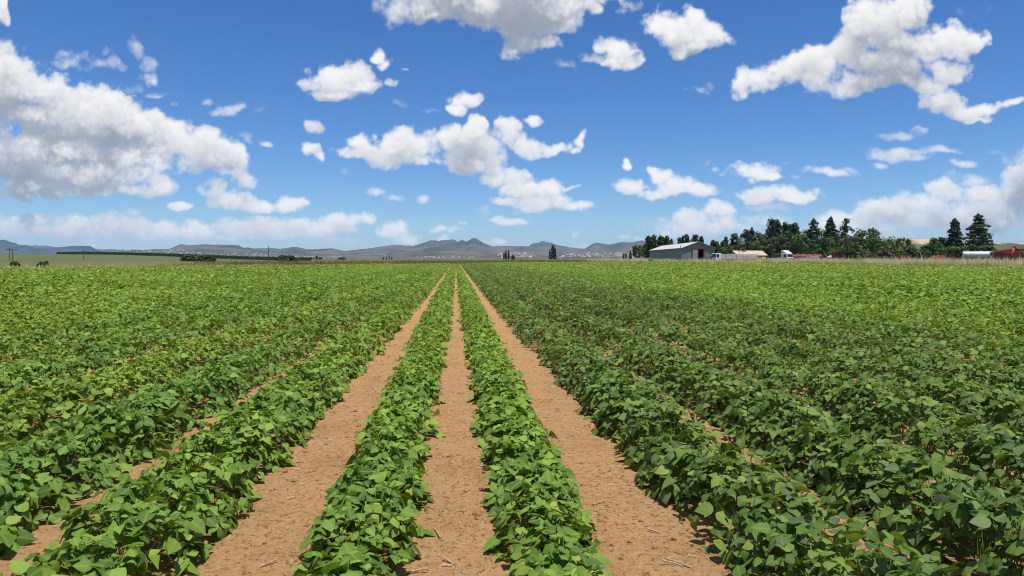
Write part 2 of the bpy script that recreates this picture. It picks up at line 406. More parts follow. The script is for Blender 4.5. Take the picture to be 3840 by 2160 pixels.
def bean_leaf(name, dark, mid, light, yellow, grey=.0):
    """a bean leaflet: lf = (along, across, chance); veins, a pale midrib, a thin leaf that lets light through"""
    m, n, b = material(name)
    a = n.new('ShaderNodeAttribute', attribute_name='lf').outputs['Vector']
    s = n.new('ShaderNodeSeparateXYZ'); n.put(s.inputs[0], a)
    t, wv, rr = s.outputs
    rr = n.math('FRACT', n.math('ADD', rr, n.new('ShaderNodeObjectInfo').outputs['Random']))
    pos = n.new('ShaderNodeNewGeometry').outputs['Position']
    patch = n.noise(.16, 3, pos)
    f = n.math('ADD', n.math('MULTIPLY', rr, .8), n.rng(patch, .3, .7, -.08, .28))
    c = n.ramp(f, [(.02, dark), (.45, mid), (.95, light)])
    c = n.mix(n.rng(rr, .980, .992, 0, .8), c, yellow)
    aw = n.math('ABSOLUTE', wv)
    rib = n.rng(aw, .03, .09, 1, 0)
    vein = n.math('SINE', n.math('MULTIPLY', n.math('SUBTRACT', t, n.math('MULTIPLY', aw, .42)), 62))
    vf = n.math('ADD', n.math('MULTIPLY', rib, .35), n.rng(vein, .7, 1, 0, .06), clamp=True)
    c = n.mix(vf, c, light)
    spot = n.noise(90, 2, pos)
    c = n.mix(n.rng(spot, .66, .74, 0, .22), c, (.16, .13, .05))
    if grey: c = n.mix(n.math('MULTIPLY', n.rng(n.math('FRACT', n.math('MULTIPLY', rr, 7.3)), .62, .95), grey), c, (.10, .125, .085))
    n.put(b.inputs['Base Color'], c); n.put(b.inputs['Roughness'], n.rng(patch, .3, .7, .50, .66)); b.inputs['Specular IOR Level'].default_value = .22
    bm = n.new('ShaderNodeBump'); bm.inputs['Strength'].default_value = .12; bm.inputs['Distance'].default_value = .004
    n.put(bm.inputs['Height'], n.math('SUBTRACT', vein, n.math('MULTIPLY', rib, 1.5))); n.put(b.inputs['Normal'], bm.outputs[0])
    tr = n.new('ShaderNodeBsdfTranslucent'); n.put(tr.inputs[0], n.mix(1, c, (1.5, 1.35, .42), 'MULTIPLY'))
    ms = n.new('ShaderNodeMixShader'); ms.inputs[0].default_value = .26
    n.put(ms.inputs[1], b.outputs[0]); n.put(ms.inputs[2], tr.outputs[0])
    n.put(n.n['Material Output'].inputs[0], ms.outputs[0])
    return m
# colours are albedos
M_ROW = bean_leaf('bean leaf fresh', (.050, .100, .015), (.122, .220, .028), (.245, .362, .058), (.33, .35, .06))
M_DARK = bean_leaf('bean leaf dark', (.038, .080, .016), (.092, .170, .026), (.190, .276, .056), (.26, .30, .07), grey=.45)
M_BLUE = bean_leaf('bean leaf bluish', (.046, .096, .017), (.106, .204, .030), (.215, .335, .060), (.26, .32, .08))
M_YEL = bean_leaf('bean leaf yellowish', (.056, .110, .015), (.136, .230, .028), (.262, .368, .056), (.38, .38, .06))
m, n, b = material('bean stem'); n.put(b.inputs['Base Color'], (.16, .24, .05)); b.inputs['Roughness'].default_value = .5; M_STEM = m
M_HALF = bean_leaf('bean leaf half dark', (.042, .090, .016), (.096, .184, .027), (.192, .296, .056), (.28, .32, .07), grey=.2)
m, n, b = material('pink petal'); n.put(b.inputs['Base Color'], (.72, .16, .30)); b.inputs['Roughness'].default_value = .5; M_PINK = m

def soil(name, far=False):
    m, n, b = material(name)
    pos = n.new('ShaderNodeNewGeometry').outputs['Position']
    a = n.noise(.9, 5, pos, .6); c = n.noise(26, 6, pos, .7); d = n.noise(150, 3, pos, .6); e = n.noise(34, 4, pos, .7, .8)
    col = n.ramp(c, [(.28, (.290, .150, .062)), (.5, (.412, .241, .106)), (.72, (.498, .312, .155))])
    col = n.mix(n.rng(a, .4, .65, 0, .5), col, (.428, .258, .124))
    col = n.mix(n.rng(n.noise(1.7, 4, pos, .65), .48, .70, 0, .5), col, (.27, .150, .070))           # darker, damper patches
    where = n.rng(n.noise(3.2, 4, pos, .7), .38, .62, .15, 1)
    col = n.mix(n.math('MULTIPLY', n.rng(d, .58, .65, 0, .8), where), col, (.135, .066, .030))      # dark crumbs, and the shade of tiny pits painted into the colour
    col = n.mix(n.math('MULTIPLY', n.rng(e, .57, .63, 0, .85), where), col, (.13, .066, .032))      # bits of dark debris, and painted shade in the larger pits
    col = n.mix(n.rng(n.noise(70, 2, pos), .70, .76, 0, .6), col, (.60, .47, .28))                  # straw and grit
    n.put(b.inputs['Base Color'], col); b.inputs['Roughness'].default_value = .95; b.inputs['Specular IOR Level'].default_value = .12
    bm = n.new('ShaderNodeBump'); bm.inputs['Strength'].default_value = 1.0; bm.inputs['Distance'].default_value = .03
    n.put(bm.inputs['Height'], n.math('SUBTRACT', n.math('ADD', c, n.math('MULTIPLY', d, .3)), n.math('MULTIPLY', n.rng(e, .58, .66), .25))); n.put(b.inputs['Normal'], bm.outputs[0])
    return m
M_SOIL = soil('sandy soil')
# ======================================================================
# the setting: ground, pasture, mountains
# ======================================================================
def sstep(x, a, b):
    t = np.clip((x-a)/(b-a), 0, 1); return t*t*(3-2*t)
def ground_z(x, y):
    r = np.hypot(x, y); a = np.degrees(np.arctan2(x, y))
    z = 3.9*sstep(r, 120, 520)*sstep(-a, 12, 27)*(1-sstep(r, 700, 1800))
    return z-.03
rad = np.concatenate([[0, 20, 40, 60, 80], np.geomspace(100, 15500, 70)])
azs = np.linspace(0, 2*np.pi, 241)[:-1]
RR, AA = np.meshgrid(rad, azs, indexing='ij')
GX, GY = RR*np.sin(AA), RR*np.cos(AA)
GZ = ground_z(GX, GY)
nr, na = RR.shape
ij = np.arange(nr*na).reshape(nr, na); nx_ = np.roll(ij, -1, 1)
Fq = np.stack([ij[:-1], ij[1:], nx_[1:], nx_[:-1]], -1).reshape(-1, 4)
m, n, b = material('pasture')
pos = n.new('ShaderNodeNewGeometry').outputs['Position']
mp = n.new('ShaderNodeMapping'); mp.inputs['Scale'].default_value = (1, .25, 1); n.put(mp.inputs[0], pos)
a_ = n.noise(.02, 5, pos, .6); c_ = n.noise(.0035, 4, mp.outputs[0], .6); d_ = n.noise(.6, 4, pos, .7)
col = n.ramp(a_, [(.3, (.075, .090, .032)), (.5, (.105, .104, .046)), (.7, (.150, .128, .066))])
col = n.mix(n.rng(c_, .5, .62, 0, .7), col, (.060, .105, .030))
col = n.mix(n.rng(d_, .4, .7, 0, .35), col, (.085, .095, .035))
n.put(b.inputs['Base Color'], col); b.inputs['Roughness'].default_value = .95; b.inputs['Specular IOR Level'].default_value = .1
M_PASTURE = m
g = link('ground', np_mesh('ground', np.stack([GX, GY, GZ], -1).reshape(-1, 3), Fq), M_PASTURE)
tag(g, 'flat pasture of green and brown grass reaching to the mountains', kind='structure')

# outline of the bean field: the far edge runs at a slant to the rows
EDGE_X = [-64, -60, -52, -40, -23, -10, 0, 20, 48, 60, 66, 67.5]
EDGE_Y = [62, 68, 79, 103, 118, 145, 165, 180, 205, 192, 165, 150]
def far_y(x): return np.interp(x, EDGE_X, EDGE_Y)
xs = np.arange(-64, 68.1, 2.0); ys = np.linspace(0, 1, 40)
SX = np.repeat(xs[:, None], 40, 1); SY = -6+(far_y(xs)[:, None]+6)*ys[None]
ij = np.arange(SX.size).reshape(SX.shape)
Fq = np.stack([ij[:-1, :-1], ij[1:, :-1], ij[1:, 1:], ij[:-1, 1:]], -1).reshape(-1, 4)
o = link('field_soil', np_mesh('field_soil', np.stack([SX, SY, np.full(SX.shape, .0)], -1).reshape(-1, 3), Fq), M_SOIL)
tag(o, 'sandy orange soil under the bean rows', kind='structure')
# the soil close by, with its clods and scuffed relief
PX0, PX1, PY0, PY1, ST = -3.4, 3.4, 1.6, 11.5, .0205
xs = np.arange(PX0, PX1, ST); ys = np.cumsum(np.concatenate([[PY0], ST*np.linspace(.7, 2.2, 540)])); ys = ys[ys < PY1]
SX, SY = np.meshgrid(xs, ys, indexing='ij')
def soil_z(x, y):
    z = .016*fbm2(x, y, 1, 3, 1.1)+.016*fbm2(x, y, 7, 3, 2.3, .6)
    lump = np.abs(fbm2(x, y, 13, 3, 3.7, .62)); pit = np.clip(-fbm2(x, y, 23, 3, 3.3, .6)-.13, 0, 1)
    rough = np.clip(sstep(fbm2(x, y, 31, 2, .7), -.10, .12)+.55*sstep(-x, .5, .8), 0, 1.3)         # scuffed patches and smoother, wind-worn ones
    z = z+.095*np.clip(lump-.12, 0, 1)*(.35+.65*rough)-.34*pit*rough
    track = np.where(np.abs(x) < .42, np.abs(x)*.9, np.abs(np.abs(x)-.93)*.75)                    # 0 midway between two rows
    return z+.022*sstep(track, .18, .40)+.028
SZ = soil_z(SX, SY)
edge = np.minimum.reduce([SX-PX0, PX1-.02-SX, SY-PY0+.3, PY1-SY]); SZ = SZ*sstep(edge, 0, .4)+.004
ij = np.arange(SX.size).reshape(SX.shape)
Fq = np.stack([ij[:-1, :-1], ij[1:, :-1], ij[1:, 1:], ij[:-1, 1:]], -1).reshape(-1, 4)
o = link('soil_strips', np_mesh('soil_strips', np.stack([SX, SY, SZ], -1).reshape(-1, 3), Fq), M_SOIL)
tag(o, 'bare crumbly orange soil in strips between the nearest rows', kind='structure')

# ---- mountains ---------------------------------------------------------------
def mountain_mat(name, low, high, rock, tan=None):
    m, n, b = material(name)
    geo = n.new('ShaderNodeNewGeometry'); pos = geo.outputs['Position']
    s = n.new('ShaderNodeSeparateXYZ'); n.put(s.inputs[0], pos)
    a = n.noise(.0022, 6, pos, .62); c = n.noise(.012, 5, pos, .65)
    col = n.mix(n.rng(a, .40, .58), [q*.72 for q in low], [q*1.18 for q in high])
    ns = n.new('ShaderNodeSeparateXYZ'); n.put(ns.inputs[0], geo.outputs['Normal'])
    st = n.math('ADD', n.rng(ns.outputs[2], .62, .86, 1, 0), n.rng(c, .45, .7, -.2, .35), clamp=True)
    col = n.mix(st, col, rock)
    zz = n.math('ADD', s.outputs[2], n.math('MULTIPLY', c, 60))
    band = n.math('SINE', n.math('MULTIPLY', zz, .11))
    col = n.mix(n.rng(band, .72, 1, 0, .35), col, rock)
    if tan: col = n.mix(n.rng(n.math('SUBTRACT', zz, n.math('MULTIPLY', a, 60)), tan[0], tan[0]+4, 0, 1), col, tan[1])
    n.put(b.inputs['Base Color'], col); b.inputs['Roughness'].default_value = 1; b.inputs['Specular IOR Level'].default_value = 0
    return m
def ridge(name, prof, foot, crest, back, mat, label, step=7, nd=56, rough=1.0, seed=1, shape=2.0, cliff=0):
    """a range whose skyline follows prof = (px, py) pairs; its flank climbs from foot to crest depth"""
    P = np.array(prof, float); px = np.arange(P[0, 0], P[-1, 0]+1, step)
    py = np.interp(px, P[:, 0], P[:, 1])
    dd = np.concatenate([np.linspace(foot, crest, nd), np.linspace(crest, back, 10)[1:]])
    PX, DD = np.meshgrid(px, dd, indexing='ij')
    kx = (PX-1920)/FPX
    X = DD*(math.sin(YAW)+kx*math.cos(YAW)); Y = DD*(math.cos(YAW)-kx*math.sin(YAW))
    jig = fbm2(PX, 0*PX, seed+40, 4, .02)*.16+fbm2(PX, 0*PX, seed+41, 3, .004)*.25
    cr = crest+(crest-foot)*jig*.6                          # the crest line wanders towards and away from the viewer
    H = CAMH+(969-np.repeat(py[:, None], len(dd), 1)+1.5)*cr/FPX
    t = np.clip((DD-foot)/(cr-foot), 0, None)
    up = np.clip(t, 0, 1)
    base = .22*up+.78*up**shape
    if cliff: base = base*(1-cliff)+cliff*sstep(up, .80, .94)
    sx, sy = X/2600, Y/2600
    rg = 1-2*np.abs(fbm2(sx, sy, seed, 5, 1.0, .55))*2.0
    gul = (rg-.5)*.46*rough*np.clip(up*(1-up)*4, 0, 1)
    z = H*(base+gul*(.4+up))
    z = np.where(t > 1, H*np.clip(1-(t-1)*1.4, 0, 1), z)
    z = np.maximum(z, -.5)*np.where(DD <= foot*1.001, 0, 1)-.6*(DD <= foot*1.001)
    ij = np.arange(X.size).reshape(X.shape)
    Fq = np.stack([ij[:-1, :-1], ij[1:, :-1], ij[1:, 1:], ij[:-1, 1:]], -1).reshape(-1, 4)
    o = link(name, np_mesh(name, np.stack([X, Y, z], -1).reshape(-1, 3), Fq), mat)
    tag(o, label, kind='structure')
    return dict(px=px, X=X, Y=Y, Z=z, D=DD)
M_MT = mountain_mat('mountain grass and rock', (.070, .076, .042), (.105, .094, .060), (.078, .064, .054))
M_MTB = mountain_mat('mountain in cloud shade', (.034, .044, .028), (.056, .060, .040), (.052, .046, .042))  # darker mountain colours: the cloud shade on the left range is painted in
far_prof = [(60, 925), (120, 921), (160, 920), (205, 925), (260, 934), (330, 938), (380, 934), (420, 933), (470, 938), (540, 944), (640, 950)]
ridge('mountain', far_prof, 12300, 14000, 15200, M_MT, 'faint far blue ridge seen in the gaps of the left range', seed=9, nd=20)
left_prof = [(-200, 925), (-60, 912), (0, 903.5), (16, 900), (54, 911.6), (62, 911), (73, 918), (109, 920), (120, 924), (133, 931), (163, 933), (196, 932), (245, 926.5), (272, 923), (313, 922), (340, 924), (364, 936), (380, 941.5), (408, 951), (420, 960), (440, 969)]
mt_l = ridge('mountain', left_prof, 8600, 11200, 12500, M_MTB, 'dark blue mountain with a rounded end at the left of the valley', seed=3, step=5)
mid_prof = [(404, 969), (413, 958), (424, 951), (462, 944), (495, 937), (543, 939), (584, 935.5), (636, 934.7), (674, 918.4), (684, 917), (709, 921), (761, 918), (817, 919), (879, 919), (898, 921.5), (915, 931), (932, 929), (954, 933), (1001, 932), (1016, 929), (1047, 933.6), (1078, 930.5), (1103, 926.5), (1128, 930), (1153, 936), (1205, 934), (1246, 932), (1283, 941), (1302, 942), (1330, 941), (1400, 944), (1500, 950), (1600, 958), (1650, 966)]
mt_m = ridge('mountain', mid_prof, 5200, 8200, 9600, M_MT, 'long flat topped mountain with a village along its foot', seed=5, step=5)
peak_prof = [(1240, 960), (1300, 942), (1343, 937), (1407, 929), (1471, 920.6), (1492, 919), (1548, 922.8), (1565, 919), (1590, 911), (1616, 902.7), (1633, 902), (1646, 906), (1654, 902.7), (1684, 901.4), (1693, 899), (1706, 900.6), (1716, 908), (1727, 902.7), (1735.5, 900), (1748, 908), (1765, 898.4), (1770, 894.6), (1787, 894), (1791, 899), (1812, 911), (1847, 926), (1889, 923), (1919, 924), (1983, 925), (2040, 929), (2120, 934), (2200, 945), (2260, 960)]
mt_p = ridge('mountain', peak_prof, 5600, 9000, 10300, M_MT, 'mountain with a row of small flat topped peaks at its crest', seed=6, step=4, nd=60)
cone_prof = [(1900, 935), (1983, 925), (1996, 914), (2022, 910), (2034, 904), (2047, 908), (2069, 913), (2090, 921), (2154, 930.5), (2192, 934.7), (2240, 938), (2330, 945), (2420, 955)]
ridge('mountain', cone_prof, 7200, 9800, 11000, M_MT, 'pointed mountain behind the pair of poplar clumps', seed=7, step=4)
right_prof = [(2140, 950), (2192, 934.7), (2227, 913), (2239, 911.7), (2282, 918.5), (2329, 909), (2367, 910), (2405, 903), (2417, 905), (2470, 918), (2560, 930), (2750, 940), (3000, 955), (3250, 969)]
ridge('mountain', right_prof, 6600, 9300, 10500, M_MT, 'mountain with two humps reaching behind the barn', seed=8, step=5)
low_prof = [(1780, 966), (1840, 955), (1905, 949), (1960, 947), (2000, 951), (2060, 960), (2100, 955), (2200, 950), (2300, 946), (2400, 945), (2600, 950), (2900, 960), (3050, 969)]
mt_v = ridge('hill', low_prof, 4300, 5400, 6400, M_MT, 'low hill with a bright village on its slope', seed=12, step=5, nd=40)
M_MESA = mountain_mat('sandstone hill', (.085, .098, .040), (.130, .120, .055), (.070, .055, .048), tan=(36.0, (.40, .31, .20)))
mesa_prof = [(3020, 965), (3180, 925), (3300, 903), (3340, 899), (3400, 898), (3500, 897), (3560, 899), (3650, 908), (3737, 914), (3780, 912), (3840, 913), (3930, 908), (4100, 915)]
ridge('hill', mesa_prof, 950, 1500, 2000, M_MESA, 'low green hill with a pale sandstone rim beyond the farmyard', seed=15, step=6, shape=1.6, rough=.5, cliff=.25)

# ---- the villages on the slopes: more houses than one can count ----------------
rs = np.random.RandomState(4)
Vv, Ff, Rn = [], [], []
def village(G, boxes, n):
    for _ in range(n):
        a, b_, y0, y1 = boxes[rs.randint(len(boxes))]
        px = rs.uniform(a, b_); py = rs.uniform(y0, y1)
        i = int(np.argmin(np.abs(G['px']-px)))
        zz = CAMH+(969-py)*G['D'][i]/FPX
        k = np.nonzero(G['Z'][i] > zz)[0]
        if not len(k) or k[0] == 0: continue
        k = k[0]; f = rs.rand()
        x, y, z = G['X'][i, k], G['Y'][i, k], G['Z'][i, k]
        x += rs.uniform(-14, 14); y -= 6
        w_, d_, h_ = rs.uniform(6, 20), rs.uniform(6, 10), rs.uniform(2.5, 4.5)
        q = len(Vv)
        for dz in (-14, h_):
            for sx, sy in ((-1, -1), (1, -1), (1, 1), (-1, 1)): Vv.append((x+sx*w_/2, y+sy*d_/2, z+dz))
        for sx in (-1, 1): Vv.append((x+sx*w_/2, y, z+h_+2.5))
        Ff.extend([(q, q+1, q+5, q+4), (q+1, q+2, q+6, q+5), (q+2, q+3, q+7, q+6), (q+3, q, q+4, q+7), (q+4, q+5, q+9, q+8), (q+7, q+6, q+9, q+8)])
        Rn.extend([rs.rand()]*10)
village(mt_m, [(470, 700, 938, 956), (620, 760, 946, 962), (790, 1060, 949, 966), (840, 1000, 955, 967), (1100, 1290, 962, 967)], 300)
village(mt_p, [(1370, 1450, 958, 966), (1560, 1800, 963, 967)], 90)
village(mt_v, [(1865, 2005, 950, 967), (1890, 1980, 948, 960), (2080, 2400, 951, 967), (2150, 2400, 948, 962)], 330)
m, n, b = material('village walls and roofs')
n.put(b.inputs['Base Color'], n.ramp(n.new('ShaderNodeAttribute', attribute_name='rnd').outputs['Fac'], [(0, (.20, .15, .11)), (.5, (.33, .26, .20)), (.85, (.42, .37, .33)), (1, (.66, .63, .60))]))
b.inputs['Roughness'].default_value = .7
o = link('village_houses', np_mesh('village_houses', Vv, np.array(Ff), smooth=False, rnd=Rn), m)
tag(o, 'far villages of pale houses strewn over the mountain feet', kind='stuff')

# ---- air ---------------------------------------------------------------------
hb = MB().box((0, 0, 250), (33000, 33000, 520)); 
hb.v = [(x, y, -3.0 if z < 0 else 430.0) for x, y, z in hb.v]
m = bpy.data.materials.new('haze air'); m.use_nodes = True; n = NT(m.node_tree); n.n.clear()
pv = n.new('ShaderNodeVolumePrincipled'); pv.inputs['Color'].default_value = (.32, .56, 1, 1); pv.inputs['Density'].default_value = HAZE = 3.4e-5
pv.inputs['Anisotropy'].default_value = .0
mo = n.new('ShaderNodeOutputMaterial'); n.put(mo.inputs['Volume'], pv.outputs[0])
o = hb.build('haze', m); tag(o, 'thin blue summer haze over the plain', kind='stuff')
print('setting', round(time.time()-T0, 1))
# ======================================================================
# the bean rows
# ======================================================================
SP = .92
TT = np.array([0, .15, .38, .65, .86]); WW = np.array([.26, .78, 1.0, .68, .30])*.43
# near leaflet: five rows of three points and a tip
T0_ = np.concatenate([np.repeat(TT, 3), [1.0]]); W0_ = np.concatenate([np.stack([-WW, 0*WW, WW], -1).ravel(), [0.0]])
F0_ = []
for r in range(4):
    for c in range(2): F0_.append((r*3+c, r*3+c+1, r*3+c+4, r*3+c+3))
F0Q = np.array(F0_); F0T = np.array([(12, 13, 15), (13, 14, 15)])
# middle distance: folded rhomb of six points; far: folded rhomb of four
T1_ = np.array([0, .36, .36, .36, 1.0]); W1_ = np.array([0, -.42, 0, .42, 0]); F1Q = np.array([(0, 2, 1, 1), (0, 3, 2, 2)])
F1T = np.array([(0, 2, 1), (0, 3, 2), (1, 2, 4), (2, 3, 4)])
T2_ = np.array([0, .42, .42, 1.0]); W2_ = np.array([0, -.42, .42, 0]); F2T = np.array([(0, 2, 1), (1, 2, 3)])
def unit(a): return a/np.maximum(np.linalg.norm(a, axis=-1, keepdims=True), 1e-9)
def leaf_verts(L, lod):
    """L: dict p, d, n, s, fold, droop -> points and lf attribute"""
    T, W = ((T0_, W0_), (T1_, W1_), (T2_, W2_))[lod]
    side = np.cross(L['n'], L['d'])
    s = L['s'][:, None]
    zz = L['fold'][:, None]*np.abs(W)[None]*(1.15-.3*T[None])+L['droop'][:, None]*(T**2)[None]
    if lod == 0: zz = zz+.10*np.sin(T*9+L['r'][:, None]*20)*np.abs(W)[None]
    P = L['p'][:, None]+s[..., None]*(T[None, :, None]*L['d'][:, None]+W[None, :, None]*side[:, None]+zz[..., None]*L['n'][:, None])
    A = np.stack(np.broadcast_arrays(T[None], W[None], L['r'][:, None]), -1)
    return P, A
def leaves_mesh(name, parts):
    """parts: list of (leaf dict, lod) joined into one mesh"""
    Vs, As, Qs, Ts = [], [], [], []; k = 0
    for L, lod in parts:
        N = len(L['s'])
        if N == 0: continue
        P, A = leaf_verts(L, lod); m = P.shape[1]
        off = (np.arange(N)*m+k)[:, None, None]
        if lod == 0: Qs.append((F0Q[None]+off).reshape(-1, 4)); Ts.append((F0T[None]+off).reshape(-1, 3))
        else: Ts.append(((F1T if lod == 1 else F2T)[None]+off).reshape(-1, 3))
        Vs.append(P.reshape(-1, 3)); As.append(A.reshape(-1, 3)); k += N*m
    return np_mesh(name, np.concatenate(Vs), [np.concatenate(q) for q in (Qs, Ts) if q], np.concatenate(As))
def canopy(n, y0, y1, hw, h, rs, size, tri=True, ph=0.0, skirt=.28, grow=0.0):
    """n leaves over a row's rounded canopy; tri: in threes on one stalk"""
    k = n//3 if tri else n
    y = rs.uniform(y0, y1, k)
    clump = .5+.5*np.sin(y*2*np.pi/.33+ph+1.5*np.sin(y*1.7+ph))
    wob = 1+.07*np.sin(y*2.3+ph*3)+.05*np.sin(y*5.1+ph)+.06*(clump-.5)
    t = np.clip(rs.uniform(-1.08, 1.08, k), -1.15, 1.15)
    H = h*wob*(.93+.14*clump); Wd = hw*(1+.10*np.sin(y*3.7+ph*2)+.10*np.sin(y*9+ph)+.07*rs.randn(k))
    Wd = Wd*(1+grow*sstep(y, 4, 17))
    dome = np.sqrt(np.clip(1-np.abs(np.clip(t, -1, 1))**3.6, 0, 1))
    depth = 1-np.abs(rs.randn(k))*.26
    z = np.maximum(H*np.maximum(dome, skirt)*depth, skirt*.72*h)+rs.randn(k)*.012
    x = t*Wd*(.90+.10*depth)
    P = np.stack([x, y, z], -1)
    tilt = rs.randn(k, 3)*np.array([.34, .34, .0])
    nrm = unit(np.stack([np.sign(t)*np.abs(t)**2*.75, 0*t, np.ones(k)], -1)+tilt)
    ang = rs.uniform(0, 2*np.pi, k)
    d = np.stack([np.cos(ang)+t*1.0, np.sin(ang), -.12-.35*np.abs(t)], -1)
    d = unit(d-nrm*(d*nrm).sum(-1, keepdims=True))
    s = size*np.exp(np.clip(rs.randn(k), -2, 1.6)*.27)*np.clip(1.0-.28*(z/h), .65, 1.2)
    r = rs.rand(k)
    if not tri:
        return dict(p=P, d=d, n=nrm, s=s, r=r, fold=rs.uniform(-.5, .45, k), droop=rs.uniform(-.4, .05, k), c=P)
    out = {q: [] for q in ('p', 'd', 'n', 's', 'r', 'fold', 'droop', 'c')}
    side = np.cross(nrm, d)
    for a, off in ((0, .32), (1.30, .10), (-1.30, .10)):
        a = a+rs.randn(k)*.18
        dd = d*np.cos(a)[:, None]+side*np.sin(a)[:, None]
        nn = unit(nrm+.28*rs.randn(k, 3)+.22*dd*(1 if off > .2 else .8))
        dd = unit(dd-nn*(dd*nn).sum(-1, keepdims=True))
        out['p'].append(P+dd*(s*off)[:, None]); out['d'].append(dd); out['n'].append(nn)
        out['s'].append(s*(1 if off > .2 else .88)); out['r'].append((r+rs.uniform(-.1, .1, k)) % 1)
        out['fold'].append(rs.uniform(-.50, .50, k)); out['droop'].append(rs.uniform(-.50, .08, k)); out['c'].append(P)
    return {q: np.concatenate(v) for q, v in out.items()}
def sub(L, m): return {k: v[m] for k, v in L.items()}
def thin_tubes(name, segs, mat, parent, r=.0022):
    """three-sided stalks from (k,3) start points to (k,3) end points, bowed a little"""
    A, B = segs; k = len(A)
    M_ = (A+B)/2+np.array([0, 0, 1])*np.linalg.norm(B-A, axis=1)[:, None]*.12
    ax = unit(B-A); u_ = unit(np.cross(ax, np.array([.31, .2, .93]))); v_ = np.cross(ax, u_)
    ring = [u_*math.cos(q)+v_*math.sin(q) for q in (0, 2.094, 4.189)]
    V = np.stack([c+rg*r*f for c, f in ((A, 1.3), (M_, 1), (B, .8)) for rg in ring], 1)
    F = []
    for j in range(2):
        for i in range(3): F.append((j*3+i, j*3+(i+1) % 3, j*3+3+(i+1) % 3, j*3+3+i))
    Fq = (np.array(F)[None]+(np.arange(k)*9)[:, None, None]).reshape(-1, 4)
    return link(name, np_mesh(name, V.reshape(-1, 3), Fq), mat, parent, kind='stuff')
# six shapes of single leaf, shared by all the leaves built one by one
LEAF_ME = {}
def leaf_shapes(mat):
    if mat.name in LEAF_ME: return LEAF_ME[mat.name]
    res = []
    rs = np.random.RandomState(77)
    for i in range(8):
        L = dict(p=np.zeros((1, 3)), d=np.array([[1., 0, 0]]), n=np.array([[0, 0, 1.]]), s=np.ones(1), r=np.array([rs.rand()]), fold=np.array([rs.uniform(-.5, .5)]), droop=np.array([rs.uniform(-.5, .08)]))
        me = leaves_mesh('leaf', [(L, 0)]); me.materials.append(mat); res.append(me)
    LEAF_ME[mat.name] = res
    return res
def in_view(P, mx=.03):
    q = P-np.array([0, 0, CAMH]); f = q@FWD
    return (f > .3) & (np.abs(q@RGT/f) < 1920/FPX+mx) & (np.abs(q@UPV/f) < 1080/FPX+mx)
ORD = 'first second third fourth fifth sixth seventh eighth ninth tenth eleventh twelfth thirteenth fourteenth fifteenth'.split()
def petal_mesh():
    mb = MB()
    mb.lathe((0, 0, 0), (1, 0, .3), [(0, .002), (.004, .006), (.011, .007), (.017, .003)], 7)
    for sgn in (-1, 1):
        mb.add([(0, 0, .004), (.004, sgn*.010, .010), (.012, sgn*.013, .013), (.018, sgn*.006, .012), (.012, 0, .008)], [(0, 1, 2, 4), (2, 3, 4)])
    me = bpy.data.meshes.new('flower'); me.from_pydata(mb.v, [], mb.f); me.materials.append(M_PINK)
    me.polygons.foreach_set('use_smooth', np.ones(len(me.polygons), bool)); return me
FLOWER = petal_mesh()
